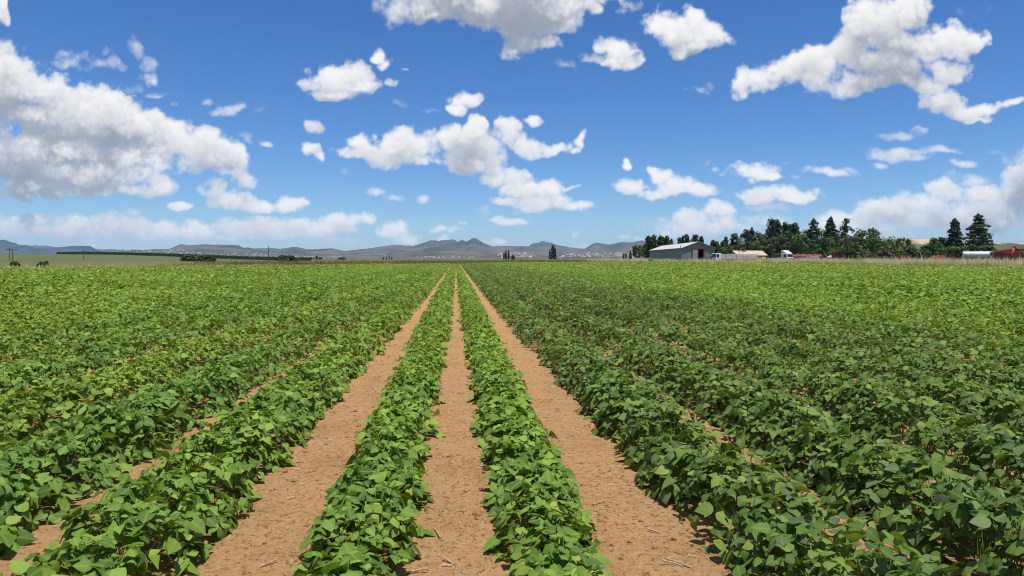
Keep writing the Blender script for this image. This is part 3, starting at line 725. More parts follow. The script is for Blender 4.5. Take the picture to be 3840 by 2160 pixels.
def bean_row(side, k):
    """one crop row; side -1 left or 1 right of the bare strip the camera stands over"""
    x0 = (-.445 if side < 0 else .425) if k == 0 else side*((1.47 if side < 0 else 1.45)+SP*(k-1))
    rs = np.random.RandomState(100+k*2+(side > 0))
    if k == 0: mat, hw, h, den = M_ROW, (.215 if side < 0 else .205), .265, 760
    elif side < 0:
        mat = {1: M_ROW, 2: M_BLUE, 3: M_YEL, 4: M_BLUE, 5: M_ROW, 6: M_BLUE}.get(k, M_ROW if k % 3 else M_YEL); hw, h, den = (.268, .34, 860) if k == 1 else (.265, .37, 860)
    else:
        mat = M_DARK if k <= 5 else (M_HALF if k <= 7 else M_ROW); hw, h, den = (.252, .38, 860) if k == 1 else ((.25 if k == 2 else .31, .38 if k == 2 else .41, 900) if k <= 6 else (.38, .42, 880))
    lim = .68 if side < 0 else .95
    y0 = max(1.75, abs(x0)/lim-1.2); y1 = float(far_y(x0))-.6
    root = empty('bean_row', (x0, 0, 0))
    ph = rs.uniform(0, 6); gr = {0: .28, 1: .22}.get(k, .10)       # the stand is thicker further down the row
    sk = {0: .22, 1: .32}.get(k, .38)                              # bare stems below: leaves start at this share of the height
    cuts = [math.sqrt(max(r*r-x0*x0, 0)) for r in (9.5, 24, 62)]
    parts = []; L0 = None
    a, b_ = y0, max(y0, min(cuts[0], y1))
    if b_ > a: L0 = canopy(int(den*(b_-a)), a, b_, hw, h, rs, .078, True, ph, grow=gr, skirt=sk); parts.append([L0, 0])
    a, b_ = b_, max(b_, min(cuts[1], y1))
    if b_ > a:
        Lm = canopy(int(den*.40*(b_-a)), a, b_, hw, h, rs, .098, True, ph, grow=gr, skirt=sk); hi_ = (Lm['p'][:, 2] > h*.7) & (Lm['p'][:, 1] < 16)
        parts += [[sub(Lm, hi_), 1], [sub(Lm, ~hi_), 2]]
    a, b_ = b_, max(b_, min(cuts[2], y1))
    if b_ > a: parts.append([canopy(int(120*(b_-a)), a, b_, hw, h, rs, .145, False, ph, grow=gr, skirt=sk), 2])
    a, b_ = b_, max(b_, y1)
    if b_ > a: parts.append([canopy(int(42*(b_-a)), a, b_, hw, h, rs, .20, False, ph, grow=gr, skirt=sk), 2])
    if L0 is not None:
        # the leaves that show largest are leaves of their own
        q = L0['p']+np.array([x0, 0, 0]); dist = np.linalg.norm(q-np.array([0, 0, CAMH]), axis=1)
        see = in_view(q+L0['d']*.03)
        nleaf = {0: 300, 1: 300, 2: 160, 3: 90, 4: 60}.get(k, 0)
        score = np.where(see, L0['s']/dist*(.4+np.clip(L0['p'][:, 2]/h, 0, 1.2))*(.3+np.abs((L0['n']*unit(np.array([0, 0, CAMH])-q)).sum(1))), 0)
        pick = np.argsort(-score)[:nleaf]; pick = pick[score[pick] > 0]
        keep = np.ones(len(score), bool); keep[pick] = False
        shapes = leaf_shapes(mat)
        for j in pick:
            d_, n_ = L0['d'][j], L0['n'][j]; s_ = L0['s'][j]; sd = np.cross(n_, d_); p_ = L0['p'][j]
            o = bpy.data.objects.new('leaf', shapes[rs.randint(8)]); COL.objects.link(o); o.parent = root
            o.matrix_local = Matrix(((d_[0]*s_, sd[0]*s_, n_[0]*s_, p_[0]), (d_[1]*s_, sd[1]*s_, n_[1]*s_, p_[1]), (d_[2]*s_, sd[2]*s_, n_[2]*s_, p_[2]), (0, 0, 0, 1)))
        c = L0['c'][::1]; sel = (rs.rand(len(c)) < .22) & (c[:, 1] < 6.0)
        c = c[sel]; base = np.stack([c[:, 0]*.25, c[:, 1]+rs.randn(len(c))*.04, c[:, 2]*.15], -1)
        if len(c): thin_tubes('stems', (base, c), M_STEM, root)
        Lk = sub(L0, keep)
        outer = (Lk['p'][:, 2] > h*.66) | (np.abs(Lk['p'][:, 0]) > hw*.85)      # what stays inside the canopy is built more simply
        outer &= np.linalg.norm(Lk['p']+np.array([x0, 0, 0]), axis=1) < 7.0
        parts[0][0] = sub(Lk, outer); parts.append([sub(Lk, ~outer), 2])
    link('foliage', leaves_mesh('foliage', parts), mat, root, kind='stuff')
    if side > 0 and 1 <= k <= 5:
        # runner shoots standing above the leaves, and pink flowers
        nv = 46; yv = y0+rs.rand(nv)**1.6*16; xv = rs.uniform(-.8, .8, nv)*hw
        A = np.stack([xv, yv, np.full(nv, h*.75)], -1); B = A+np.stack([rs.randn(nv)*.05, rs.randn(nv)*.05, rs.uniform(.07, .15, nv)], -1)
        thin_tubes('runner_shoots', (A, B), M_STEM, root, .0020)
        for j in range(9):
            yy = y0+.4+rs.rand()**1.3*9; o = bpy.data.objects.new('flower', FLOWER); COL.objects.link(o); o.parent = root
            tt = rs.uniform(-.8, .5); o.location = (tt*hw, yy, h*(math.sqrt(1-abs(tt)**2.6)+.07)); o.rotation_euler = (rs.randn()*.5, rs.randn()*.5, rs.uniform(0, 6)); o.scale = (.85,)*3
    word = 'left' if side < 0 else 'right'
    look = {(-1, 0): 'low fresh green bean row bordering the central bare strip on its left', (1, 0): 'low fresh green bean row bordering the central bare strip on its right',
            (1, 1): 'dark green bean row with pink flowers edging the bare strip on the right', (-1, 1): 'bushy bean row just left of the left bare soil strip'}.get((side, k))
    if look is None:
        shade = {M_DARK.name: 'dark green pink flowered', M_YEL.name: 'yellowish green', M_HALF.name: 'medium dark green', M_BLUE.name: 'deep bluish green', M_ROW.name: 'mid green'}[mat.name]
        look = f'{shade} bean row, {ORD[k]} to the {word} of the central bare strip'
    tag(root, look, 'crop row', 'bean rows running away from the camera')
NROW = 13
for side in (-1, 1):
    for k in range(NROW): bean_row(side, k)
# ---- the rest of the field, where the rows merge into one canopy ---------------
def block(side):
    rs = np.random.RandomState(500+side); parts = []
    xa = 1.44+SP*(NROW-1.5); xb = 64 if side < 0 else 67.4
    lim = .70 if side < 0 else .97
    for d0, d1, per, size in ((14, 24, 270, .112), (24, 40, 135, .132), (40, 75, 60, .160), (75, 130, 23, .225), (130, 260, 12, .31)):
        area = (xb-xa)*(d1+2)
        N = int(area*per); x = rs.uniform(xa, xb, N); y = rs.uniform(0, d1, N); r = np.hypot(x, y)
        ok = (r > d0) & (r <= d1) & (x/np.maximum(y+1.5, .1) < lim) & (y < far_y(side*x)-.5)
        x, y = x[ok], y[ok]; k = len(x)
        if k == 0: continue
        tr = (((x-1.44)/SP+.5) % 1-.5)*2.1                              # across a row
        row = np.floor((x-1.44)/SP+.5)
        hh = .43*(1+.10*np.sin(y*.9+row*1.7)+.10*np.sin(y*.21+x*.3)+.08*np.sin(y*3.1+row))
        z = hh*np.maximum(np.sqrt(np.clip(1-np.abs(tr)**2.6*.9, 0, 1)), .22)*(1-np.abs(rs.randn(k))*.22)
        nrm = unit(np.stack([.3*tr, 0*tr, 1+0*tr], -1)+rs.randn(k, 3)*np.array([.42, .42, 0]))
        ang = rs.uniform(0, 2*np.pi, k); d = np.stack([np.cos(ang), np.sin(ang), -.1+0*ang], -1); d = unit(d-nrm*(d*nrm).sum(-1, keepdims=True))
        parts.append((dict(p=np.stack([side*x, y, z], -1), d=d, n=nrm, s=size*np.exp(rs.randn(k)*.22), r=rs.rand(k), fold=rs.uniform(-.3, .3, k), droop=rs.uniform(-.25, 0, k)), 2))
    o = link('bean_canopy', leaves_mesh('bean_canopy', parts), M_ROW, None, kind='stuff')
    tag(o, 'closed bean canopy of the wide %s part of the field' % ('left' if side < 0 else 'right'), kind='stuff')
block(-1); block(1)
print('beans', round(time.time()-T0, 1))
# ---- litter on the bare soil ----------------------------------------------------
rs = np.random.RandomState(21)
V, Fq, n_ = [], [], 0
ico = bpy.data.meshes.new('tmp')
import bmesh
bm = bmesh.new(); bmesh.ops.create_icosphere(bm, subdivisions=1, radius=1); IV = np.array([v.co for v in bm.verts]); IF = np.array([[v.index for v in f.verts] for f in bm.faces]); bm.free()
bpy.data.meshes.remove(ico)
for i in range(2600):
    st = rs.choice([-1.01, 0, 1.0], p=[.5, .2, .3]); x = st*SP+np.clip(rs.randn()*.14, -.24, .24)
    if rs.rand() < .35: x = st*SP+rs.choice([-1, 1])*rs.uniform(.12, .24)
    y = 2.2+rs.rand()**1.5*9.5; s = .003+rs.rand()**4.5*.019
    v = IV*(1+rs.uniform(-.45, .4, (len(IV), 1)))*s*np.array([1, rs.uniform(.7, 1.3), rs.uniform(.4, .7)])
    z = float(soil_z(np.array([x]), np.array([y]))[0])
    V.append(v+np.array([x, y, z+.003+s*.05])); Fq.append(IF+n_); n_ += len(IV)
o = link('soil_clods', np_mesh('soil_clods', np.concatenate(V), np.concatenate(Fq), smooth=False), M_SOIL); tag(o, 'small crumbs and clods strewn over the bare soil strips', kind='stuff')
M_STRAW = paint('old straw', (.38, .30, .20), .8, 0, (.25, .18, .11), .5, 30)
V, Fq, n_ = [], [], 0
for i in range(130):
    st = rs.choice([-1, 0, 1]); x = st*SP+rs.uniform(-.24, .24); y = 2.2+rs.rand()**1.4*9; L_ = rs.uniform(.012, .05); a = rs.uniform(0, 3.14); wd = rs.uniform(.0012, .003)
    z = float(soil_z(np.array([x]), np.array([y]))[0])+.010
    dx, dy = math.cos(a)*L_/2, math.sin(a)*L_/2; ex, ey = -math.sin(a)*wd, math.cos(a)*wd
    V.append(np.array([(x-dx-ex, y-dy-ey, z), (x+dx-ex, y+dy-ey, z+.004), (x+dx+ex, y+dy+ey, z+.004), (x-dx+ex, y-dy+ey, z), (x-dx, y-dy, z+.003), (x+dx, y+dy, z+.007)]))
    Fq.append(np.array([(0, 1, 5, 4), (4, 5, 2, 3)])+n_); n_ += 6
o = link('straw_litter', np_mesh('straw_litter', np.concatenate(V), np.concatenate(Fq), smooth=False), M_STRAW); tag(o, 'short slivers of straw scattered on the soil strips', kind='stuff')
def on_soil(px, py):
    q = at(px, py, 1)-np.array([0, 0, CAMH]); t = (CAMH-.03)/-q[2]; p = np.array([0, 0, CAMH])+q*t
    return p[0], p[1]
stalks = [(1640, 2010, .10, 1.9, 'pale broken straw stalk standing up in the central strip'), (1680, 2110, .07, 2.3, 'short dark straw stub at the bottom of the central strip'), (1560, 2148, .11, .2, 'thick pale stalk lying at the foot of the left centre row'),
          (2450, 1995, .07, 2.5, 'pale split stalk end in the middle of the right strip'), (2545, 2120, .13, 2.4, 'long grey stalk lying at the bottom of the right strip'), (2520, 2130, .09, 2.7, 'thin bent stalk beside the long grey one'), (2245, 1895, .08, .4, 'pale straw bit near the centre right row'),
          (2330, 1790, .08, 1.0, 'grey stalk bit halfway along the right strip'), (1990, 2055, .05, 1.2, 'small straw chip by the right centre row'), (1010, 2120, .08, .7, 'weathered stalk piece on the left strip')]
for (px, py, ln, a, lab) in stalks:
    x, y = on_soil(px, py); z = float(soil_z(np.array([x]), np.array([y]))[0])+.008
    mb = MB(); pr = None
    pts = [Vector((math.cos(a)*ln*(t-.5), math.sin(a)*ln*(t-.5), .012*t+.002*math.sin(t*4))) for t in np.linspace(0, 1, 5)]
    for p0, p1 in zip(pts, pts[1:]): mb.tube(p0, p1, .0042, .0040, 7)
    mb.tube(pts[2]-Vector((0, 0, .001)), pts[2]+(pts[3]-pts[2]).normalized()*.006, .0052, .0052, 7)
    o = mb.build('straw_stalk', M_STRAW, smooth=True); o.location = (x, y, z); tag(o, lab, 'straw', 'stalks lying on the soil')
# ======================================================================
# grass verges and maize
# ======================================================================
def strands(name, P, h, w_, lean, rs, mat, label, rnd, seed_heads=False):
    """thin upright blades, each a tapering pair of faces leaning its own way"""
    k = len(P); ang = rs.uniform(0, 2*np.pi, k); a2 = rs.uniform(0, 2*np.pi, k)
    side = np.stack([np.cos(ang), np.sin(ang), 0*ang], -1)*(w_/2)[:, None]
    ln = np.stack([np.cos(a2), np.sin(a2), 0*a2], -1)*(h*lean)[:, None]
    up = np.array([0, 0, 1])*h[:, None]
    mid = P+up*.55+ln*.35
    V = np.stack([P-side, P+side, mid+side*.9, mid-side*.9, P+up+ln], 1)
    off = (np.arange(k)*5)[:, None, None]
    Fq = (np.array([(0, 1, 2, 3)])[None]+off).reshape(-1, 4); Ft = (np.array([(3, 2, 4)])[None]+off).reshape(-1, 3)
    o = link(name, np_mesh(name, V.reshape(-1, 3), [Fq, Ft], smooth=False, rnd=np.repeat(rnd, 5)), mat, None)
    return tag(o, label, kind='stuff')
def grass_mat(name, stops):
    m, n, b = material(name)
    a = n.new('ShaderNodeAttribute', attribute_name='rnd').outputs['Fac']
    c = n.ramp(a, stops); n.put(b.inputs['Base Color'], c); b.inputs['Roughness'].default_value = .7; b.inputs['Specular IOR Level'].default_value = .2
    tr = n.new('ShaderNodeBsdfTranslucent'); n.put(tr.inputs[0], c); ms = n.new('ShaderNodeMixShader'); ms.inputs[0].default_value = .35
    n.put(ms.inputs[1], b.outputs[0]); n.put(ms.inputs[2], tr.outputs[0]); n.put(n.n['Material Output'].inputs[0], ms.outputs[0])
    return m
M_GRASS = grass_mat('dry seeding grass', [(0, (.16, .24, .05)), (.30, (.34, .36, .12)), (.6, (.62, .53, .30)), (1, (.78, .68, .46))])
M_BROWN = grass_mat('brown far grass', [(0, (.10, .14, .04)), (.35, (.20, .19, .07)), (.7, (.27, .19, .09)), (1, (.36, .27, .15))])
M_MAIZE = grass_mat('maize leaves', [(0, (.020, .060, .018)), (.6, (.040, .100, .028)), (1, (.08, .15, .04))])
rs = np.random.RandomState(31)
def out_dist(x, y):
    dx = np.maximum(x-67.6, -64.2-x); dy = (y-far_y(x))*.75
    return np.maximum(dx, dy)
def verge(name, x0, x1, y0, y1, d0, d1, per, hfun, rfun, wd, mat, label):
    N = int((x1-x0)*(y1-y0)*per); x = rs.uniform(x0, x1, N); y = rs.uniform(y0, y1, N); d = out_dist(x, y)
    a = x/np.maximum(y, 1)
    ok = (d > d0) & (d < d1) & (a > -.72) & (a < .98)
    x, y, d = x[ok], y[ok], d[ok]; k = len(x)
    tuft = fbm2(x, y, 3, 3, .25)
    h = hfun(d)*(1+.5*tuft)*np.exp(rs.randn(k)*.20); r = np.clip(rfun(d)+tuft*1.1+rs.randn(k)*.15, 0, 1)
    strands(name, np.stack([x, y, ground_z(x, y)], -1), h, wd*np.exp(rs.randn(k)*.25), rs.uniform(.15, .6, k), rs, mat, label, r)
verge('dry_grass', 40, 100, 40, 240, .5, 13, 22, lambda d: .55+.65*sstep(d, .2, 3.5), lambda d: .25+.50*sstep(d, .5, 4), .055, M_GRASS, 'tall pale seeding grass on the verge before the farmyard')
verge('brown_grass', -42, 46, 95, 260, .4, 22, 12, lambda d: .60+.30*sstep(d, 2, 14), lambda d: .40+.2*sstep(d, 3, 10), .07, M_BROWN, 'brownish grass strip along the far end of the field')
verge('verge_grass', -90, -30, 50, 130, .3, 9, 16, lambda d: .40+.15*sstep(d, 1, 5), lambda d: .30+.3*sstep(d, .5, 3), .05, M_GRASS, 'short mixed grass along the far edge on the left')
def maize(name, pxa, pxb, da, db, depth, h, k, label):
    px = rs.uniform(pxa, pxb, k); t = (px-pxa)/(pxb-pxa); D_ = da+(db-da)*t+rs.rand(k)*depth
    kx = (px-1920)/FPX; x = D_*(math.sin(YAW)+kx*math.cos(YAW)); y = D_*(math.cos(YAW)-kx*math.sin(YAW))
    strands(name, np.stack([x, y, ground_z(x, y)], -1), h*np.exp(rs.randn(k)*.10), np.full(k, .30), rs.uniform(.02, .22, k), rs, M_MAIZE, label, rs.rand(k))
maize('maize_field', 215, 1165, 500, 420, 26, 2.1, 13000, 'dark green maize field standing across the plain behind the round bushes')
maize('maize_plot', 3395, 3900, 205, 165, 12, 2.55, 7000, 'strip of green maize behind the rusty farm machinery')

# ======================================================================
# trees
# ======================================================================
M_BARK = paint('bark', (.085, .062, .045), .95, 0, (.05, .04, .03), .5, 3)
M_GREYWOOD = paint('bleached wood', (.34, .29, .24), .9, 0, (.15, .12, .10), .4, 3)
FOL = dict(pine=foliage('pine needles', (.013, .031, .012), (.074, .122, .040)), cedar=foliage('cedar needles', (.014, .036, .020), (.072, .122, .060)),
           poplar=foliage('poplar leaves', (.016, .045, .014), (.050, .105, .030)), bush=foliage('bush leaves', (.026, .058, .016), (.072, .125, .034)),
           round=foliage('dense leaves', (.016, .042, .012), (.092, .155, .036)), light=foliage('light willow leaves', (.050, .085, .026), (.125, .165, .055)),
           grey=foliage('grey green leaves', (.045, .062, .035), (.11, .125, .072)), brown=foliage('brownish scrub', (.045, .042, .026), (.10, .085, .055)),
           lime=foliage('bright young leaves', (.045, .095, .016), (.12, .20, .035)))
def leaf_cloud(C, Rr, n, size, rs, up=.3):
    """n faces over each clump centre C with radii Rr; one shade for a clump, a little of its own for a face"""
    k = len(C); N = k*n
    ci = np.repeat(np.arange(k), n)
    dirs = unit(rs.randn(N, 3)); rad_ = rs.rand(N)**.4
    P = C[ci]+dirs*Rr[ci]*rad_[:, None]
    nrm = unit(dirs+rs.randn(N, 3)*.6+np.array([0, 0, up]))
    d = unit(np.cross(nrm, rs.randn(N, 3))); s_ = np.cross(nrm, d); sz = size*np.exp(rs.randn(N)*.3)
    V = np.stack([P-d*sz[:, None]*.6, P+s_*sz[:, None]*.36, P+d*sz[:, None]*.6, P-s_*sz[:, None]*.36], 1)
    V[:, 1] += nrm*sz[:, None]*.12; V[:, 3] += nrm*sz[:, None]*.12
    off = (np.arange(N)*4)[:, None, None]
    F = (np.array([(0, 1, 2), (0, 2, 3)])[None]+off).reshape(-1, 3)
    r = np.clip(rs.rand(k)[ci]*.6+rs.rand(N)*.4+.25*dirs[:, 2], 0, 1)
    return V.reshape(-1, 3), F, np.repeat(r, 4)
def tree(kind, px, depth, top, wpx, label, fol=None, group=None, name=None, n=None, seed=None, dens=1.0):
    rs = np.random.RandomState(int(px*7+top) % 99991 if seed is None else seed)
    p = gp(px, depth); p[2] = float(ground_z(np.array([p[0]]), np.array([p[1]]))[0])
    H = hz(top, depth)-p[2]; W = wpx*depth/FPX*({'poplar': 1.0, 'dead': 1.0, 'pine': 1.3}.get(kind, 1.12))
    root = empty(name or {'pine': 'pine_tree', 'cedar': 'cedar_tree', 'poplar': 'poplar_tree', 'round': 'broadleaf_tree', 'bush': 'bush', 'airy': 'slender_tree', 'dead': 'bare_tree'}[kind], tuple(p), rs.uniform(0, 6.28), label, 'bush' if kind == 'bush' else 'tree', group)
    mb = MB(); C, Rr = [], []
    lean = rs.randn(2)*.015*H
    axis = lambda t: np.array([lean[0]*t+.01*H*math.sin(t*5), lean[1]*t, H*t])
    tr = max(.012*H, .05)
    def trunk(t1):
        q = np.linspace(0, t1, 6)
        for a, b_ in zip(q, q[1:]): mb.tube(axis(a)+(0, 0, -.1 if a == 0 else 0), axis(b_), tr*(1-a*.85), tr*(1-b_*.85), 6, False)
    def limb(t, c, r=.35): mb.tube(axis(t), c, tr*r*(1-t*.7)+.015, .02, 4, False)
    if kind == 'pine':
        trunk(.97); m = n or 44
        for i in range(m):
            t = .16+.82*(i+rs.rand())/m; rr = W/2*(1-.9*((t-.22)/.8)**2.4)*rs.uniform(.2, .9)+.05*W; a = i*2.4+rs.randn()*.4
            c = axis(t)+np.array([math.cos(a)*rr, math.sin(a)*rr, rs.randn()*.02*H]); C.append(c)
            s = rs.uniform(.7, 1.3)*max(W*.26, .6); Rr.append((s, s, s*.9))
            if i % 2 == 0: limb(t-.05, c)
        C.append(axis(.985)); Rr.append((W*.09, W*.09, H*.05)); sz, nf = .58, 52
    elif kind == 'cedar':
        trunk(.99); tiers = (n or 10)+3
        for i in range(tiers):
            t = .10+.86*(i/(tiers-1))**.92; rr = W/2*(1-t)**.66*rs.uniform(.70, 1.12)+.03*W; nb = 9 if t < .5 else (7 if t < .8 else 4)
            for j in range(nb):
                a = j*6.283/nb+i*1.1+rs.randn()*.22; L_ = rr*rs.uniform(.72, 1.08)
                tip = axis(t)+np.array([math.cos(a)*L_, math.sin(a)*L_, -.022*H+rs.randn()*.016*H]); limb(t, tip, .3)
                for f in (.35, .62, .88):
                    c = axis(t)*(1-f)+tip*f; C.append(c+np.array([0, 0, .004*H])); s = L_*.27*(1.15-f*.4)+.22; Rr.append((s, s, .022*H+.10))
        C.append(axis(.985)); Rr.append((W*.035, W*.035, H*.04)); sz, nf = .42, 26
    elif kind == 'poplar':
        trunk(.95); m = n or 16
        for i in range(m):
            t = .10+.88*(i+.5)/m; rr = W/2*(math.sin(math.pi*min(t*.92+.1, 1))**.7); a = i*2.4
            c = axis(t)+np.array([math.cos(a)*rr*.4, math.sin(a)*rr*.4, 0]); C.append(c); Rr.append((rr*.62, rr*.62, H*.075))
            if i % 3 == 0: limb(max(t-.1, .05), c)
        sz, nf = max(.4, H*.035), 46
    elif kind in ('round', 'bush', 'airy'):
        low = .02 if kind == 'bush' else (.30 if kind == 'airy' else .12)
        trunk(.62); m = n or (26 if kind == 'bush' else 34)
        for i in range(m):
            zf = low+(1-low)*((i+.5)/m)*.96; a = i*2.4+rs.randn()*.3
            prof = math.sqrt(max(1-((zf-(.32 if kind == 'bush' else .45))/(.70 if zf > .4 else .62))**2, .02))
            rr = W/2*prof*rs.uniform(.62, .95)
            c = np.array([math.cos(a)*rr, math.sin(a)*rr, 0])+axis(zf)*np.array([1, 1, .93]); C.append(c)
            s = rs.uniform(.7, 1.25)*min(W*.19, H*.30); Rr.append((s, s, s*.72))
            if i % 3 == 0: limb(min(.5, zf*.6), c, .45)
        if kind == 'airy':
            for q in range(len(Rr)): Rr[q] = tuple(v*.8 for v in Rr[q])
        sz, nf = (.54, 80) if kind != 'airy' else (.36, 46)
    else:
        trunk(.95)
        for i in range(16):
            t = .25+.7*i/16; a = i*2.4; L_ = W/2*(1.1-t)*rs.uniform(.7, 1.2)
            tip = axis(t)+np.array([math.cos(a)*L_, math.sin(a)*L_, L_*.7]); limb(t, tip, .4)
            for j in range(3): mid = axis(t)*(.5-.1*j)+tip*(.5+.1*j); mb.tube(mid, mid+rs.randn(3)*L_*.25+np.array([0, 0, L_*.2]), .03, .012, 3, False)
        mb.build('trunk', M_GREYWOOD, root, True); return root
    mb.build('trunk', M_GREYWOOD if fol == 'grey' else M_BARK, root, True)
    sc_ = max(1.0, depth/330)
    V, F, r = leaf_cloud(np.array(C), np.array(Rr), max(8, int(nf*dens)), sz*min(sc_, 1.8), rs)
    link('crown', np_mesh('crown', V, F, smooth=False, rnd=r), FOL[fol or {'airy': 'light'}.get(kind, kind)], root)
    return root
BELT = 'pines and cedars behind the farmyard'
for (px, d, top, w_, lab) in [
        (2433, 335, 887, 22, 'pine at the far end of the belt behind the barn'), (2449, 332, 885, 24, 'bushy pine rising over the barn\'s far roof end'), (2474, 338, 889, 21, 'pine over the barn roof, right of the bushy one'),
        (2489, 340, 891, 16, 'narrow pine over the middle of the barn roof'), (2501, 336, 887, 19, 'pine with a pointed tip above the barn roof'), (2516, 340, 899, 10, 'small pine tip just above the barn ridge'),
        (2549, 330, 894, 15, 'rounded pine top left of the gap above the ridge'), (2559, 332, 888, 9, 'thin spire of a pine above the barn ridge'), (2578, 326, 881, 20, 'tall pine behind the barn\'s near ridge end'),
        (2608, 330, 884, 26, 'broad dark pine just behind the barn\'s gable peak'), (2629, 332, 889, 17, 'sloping pine top right of the gable peak'),
        (2674, 300, 903, 17, 'low pine right of the barn'), (2690, 300, 911, 15, 'small pine beside the utility pole'), (2711, 285, 906, 13, 'little pine next to the open crowned one'),
        (2756, 290, 880, 25, 'pine standing above the windmill\'s tail'), (2782, 292, 881, 23, 'pine right behind the windmill wheel'), (2804, 290, 866, 22, 'pine climbing towards the tall group'), (2819, 292, 858, 18, 'pointed pine left of the grey bare branched tree'),
        (2886, 275, 826, 40, 'tallest of the pines above the white truck'), (2913, 275, 830, 34, 'tall pine leaning on the tallest one'), (2940, 278, 836, 26, 'dark pine between the tall ones and the cedar'), (2958, 280, 846, 22, 'lower pine behind the red tank trailer'), (2979, 275, 839, 28, 'pine touching the big spreading cedar')]:
    tree('pine', px, d, top, w_, lab, group=BELT)
tree('pine', 2724, 290, 890, 24, 'open crowned pine with gaps between barn and windmill', group=BELT, n=16, dens=.8)
tree('pine', 3166, 235, 825, 44, 'umbrella shaped pine with bare lower branches', group=BELT, n=18, dens=.9)
tree('cedar', 3049, 250, 821, 92, 'big spreading cedar with level tiers above the red tanks', group=BELT)
tree('cedar', 3112, 240, 813, 84, 'tall dense cedar with a pointed top above the rusty box', group=BELT, n=12)
tree('cedar', 3576, 200, 821, 92, 'cedar behind the rusty ladder frames', group=BELT, n=11)
tree('cedar', 3668, 210, 804, 126, 'wide cedar with layered branches above the silver tank', group=BELT, n=11)
tree('round', 3244, 230, 850, 84, 'rounded dark broadleaf tree right of the cedars', group='broadleaf trees by the farmyard')
tree('round', 3300, 190, 890, 118, 'low wide dome shaped tree in front of the broadleaf one', group='broadleaf trees by the farmyard')
tree('round', 3192, 205, 882, 84, 'grey green loose tree behind the rusty box', fol='grey', group='broadleaf trees by the farmyard')
tree('airy', 3388, 195, 887, 62, 'open tree with upright shoots in front of the sandstone rim', fol='round', group='broadleaf trees by the farmyard')
tree('round', 3516, 215, 885, 60, 'dark round tree left of the ladder frame cedar', group='broadleaf trees by the farmyard')
tree('round', 3485, 205, 914, 56, 'green shrubby tree above the orange hopper', fol='bush', group='broadleaf trees by the farmyard')
tree('round', 3665, 180, 917, 66, 'low green tree peeping over the silver tank', fol='bush', group='broadleaf trees by the farmyard')
tree('round', 2842, 272, 870, 44, 'pale grey tree with bare twisting branches', fol='grey', group='broadleaf trees by the farmyard', dens=.5)
tree('airy', 2392, 262, 914, 40, 'feathery light green tree left of the barn', dens=1.5)
tree('airy', 2420, 275, 907, 14, 'thin dark tree at the barn\'s far corner', fol='pine', dens=1.3)
for i, (px, top, w_) in enumerate([(2365, 941, 11), (2338, 951, 7), (2348, 950, 8)]):
    tree('poplar', px, 300, top, w_, ['small slim tree beside the feathery one', 'leftmost tiny slim tree before the mountain foot', 'tiny slim tree with a gap under its crown'][i])
for (px, top, d, lab) in [(2527, 893, 335, 'bare grey tree above the middle of the barn roof'), (2593, 884, 332, 'bare tree between two pines behind the gable'), (2461, 893, 336, 'leafless tree among the pines behind the barn'), (2968, 880, 262, 'dead pale tree in front of the dark pines')]:
    tree('dead', px, d, top, 18, lab)
UND = 'shrubs under the tree belt'
for (px, d, top, w_, fol, lab) in [(2835, 300, 862, 60, 'round', 'broad leafy tree filling the gap beside the tall pines'), (2930, 300, 850, 80, 'round', 'broad dark crown behind the tall pines'), (3010, 290, 856, 70, 'round', 'broad crown between the tall pines and the spreading cedar'), (3085, 280, 850, 70, 'round', 'broad crown between the two cedars'), (3150, 270, 862, 70, 'round', 'broad crown behind the umbrella shaped pine'), (2722, 262, 926, 56, 'round', 'dark shrub below the open crowned pine'), (2760, 265, 918, 60, 'round', 'shrub mass behind the windmill foot'), (2800, 262, 902, 70, 'pine', 'dark undergrowth left of the low house'), (2850, 258, 894, 76, 'round', 'tall undergrowth behind the low house'), (2905, 255, 880, 80, 'grey', 'greyish undergrowth left of the white truck'), (2950, 252, 872, 76, 'pine', 'dark undergrowth behind the white truck'),
        (3000, 245, 876, 76, 'round', 'dark shrubs behind the red tanks'), (3018, 226, 914, 26, 'lime', 'bright green young tree over the red tanks'), (3060, 238, 890, 76, 'cedar', 'dark shrubs at the foot of the spreading cedar'), (3105, 232, 884, 80, 'round', 'dark shrubs at the foot of the dense cedar'), (3136, 200, 936, 56, 'lime', 'yellow green shrub behind the white roofed shed'), (3180, 190, 915, 80, 'round', 'shrub right of the rusty box'),
        (3237, 172, 941, 38, 'lime', 'small bright green bush below the dome shaped tree'), (3262, 168, 946, 44, 'grey', 'grey green low bush right of the bright one'), (3317, 170, 936, 62, 'brown', 'brownish thorny bush left of the red trailer'), (3368, 172, 938, 44, 'lime', 'leafy bush behind the red trailer'), (3425, 185, 928, 60, 'bush', 'green shrub behind the red trailer\'s rails'), (3453, 178, 934, 26, 'light', 'small pale shrub before the maize'), (3560, 190, 925, 90, 'round', 'dark shrubs below the ladder frame cedar'),
        (3620, 185, 925, 70, 'round', 'dark shrubs behind the silver tank\'s end'), (3700, 190, 922, 60, 'cedar', 'dark shrubs under the wide cedar'), (2668, 212, 962, 24, 'lime', 'yellow green weed bush at the barn\'s right corner')]:
    tree('bush', px, d, top, w_, lab, fol=fol, group=UND, name='shrub')
BP = 'round bushes on the plain'
tree('bush', 722, 228, 956, 72, 'left half of the big round bush pair on the plain', group=BP, n=34)
tree('bush', 770, 226, 958, 66, 'right half of the big round bush pair on the plain', group=BP, n=34)
tree('bush', 1073, 305, 958, 76, 'single wide round bush right of the wooden pole', group=BP, n=34)
tree('bush', 1283, 800, 966, 30, 'far low clump of trees before the mountain', fol='poplar', group=BP)
tree('bush', 55, 112, 988, 18, 'small dark bush below the twin crossarm poles', group=BP, n=14)
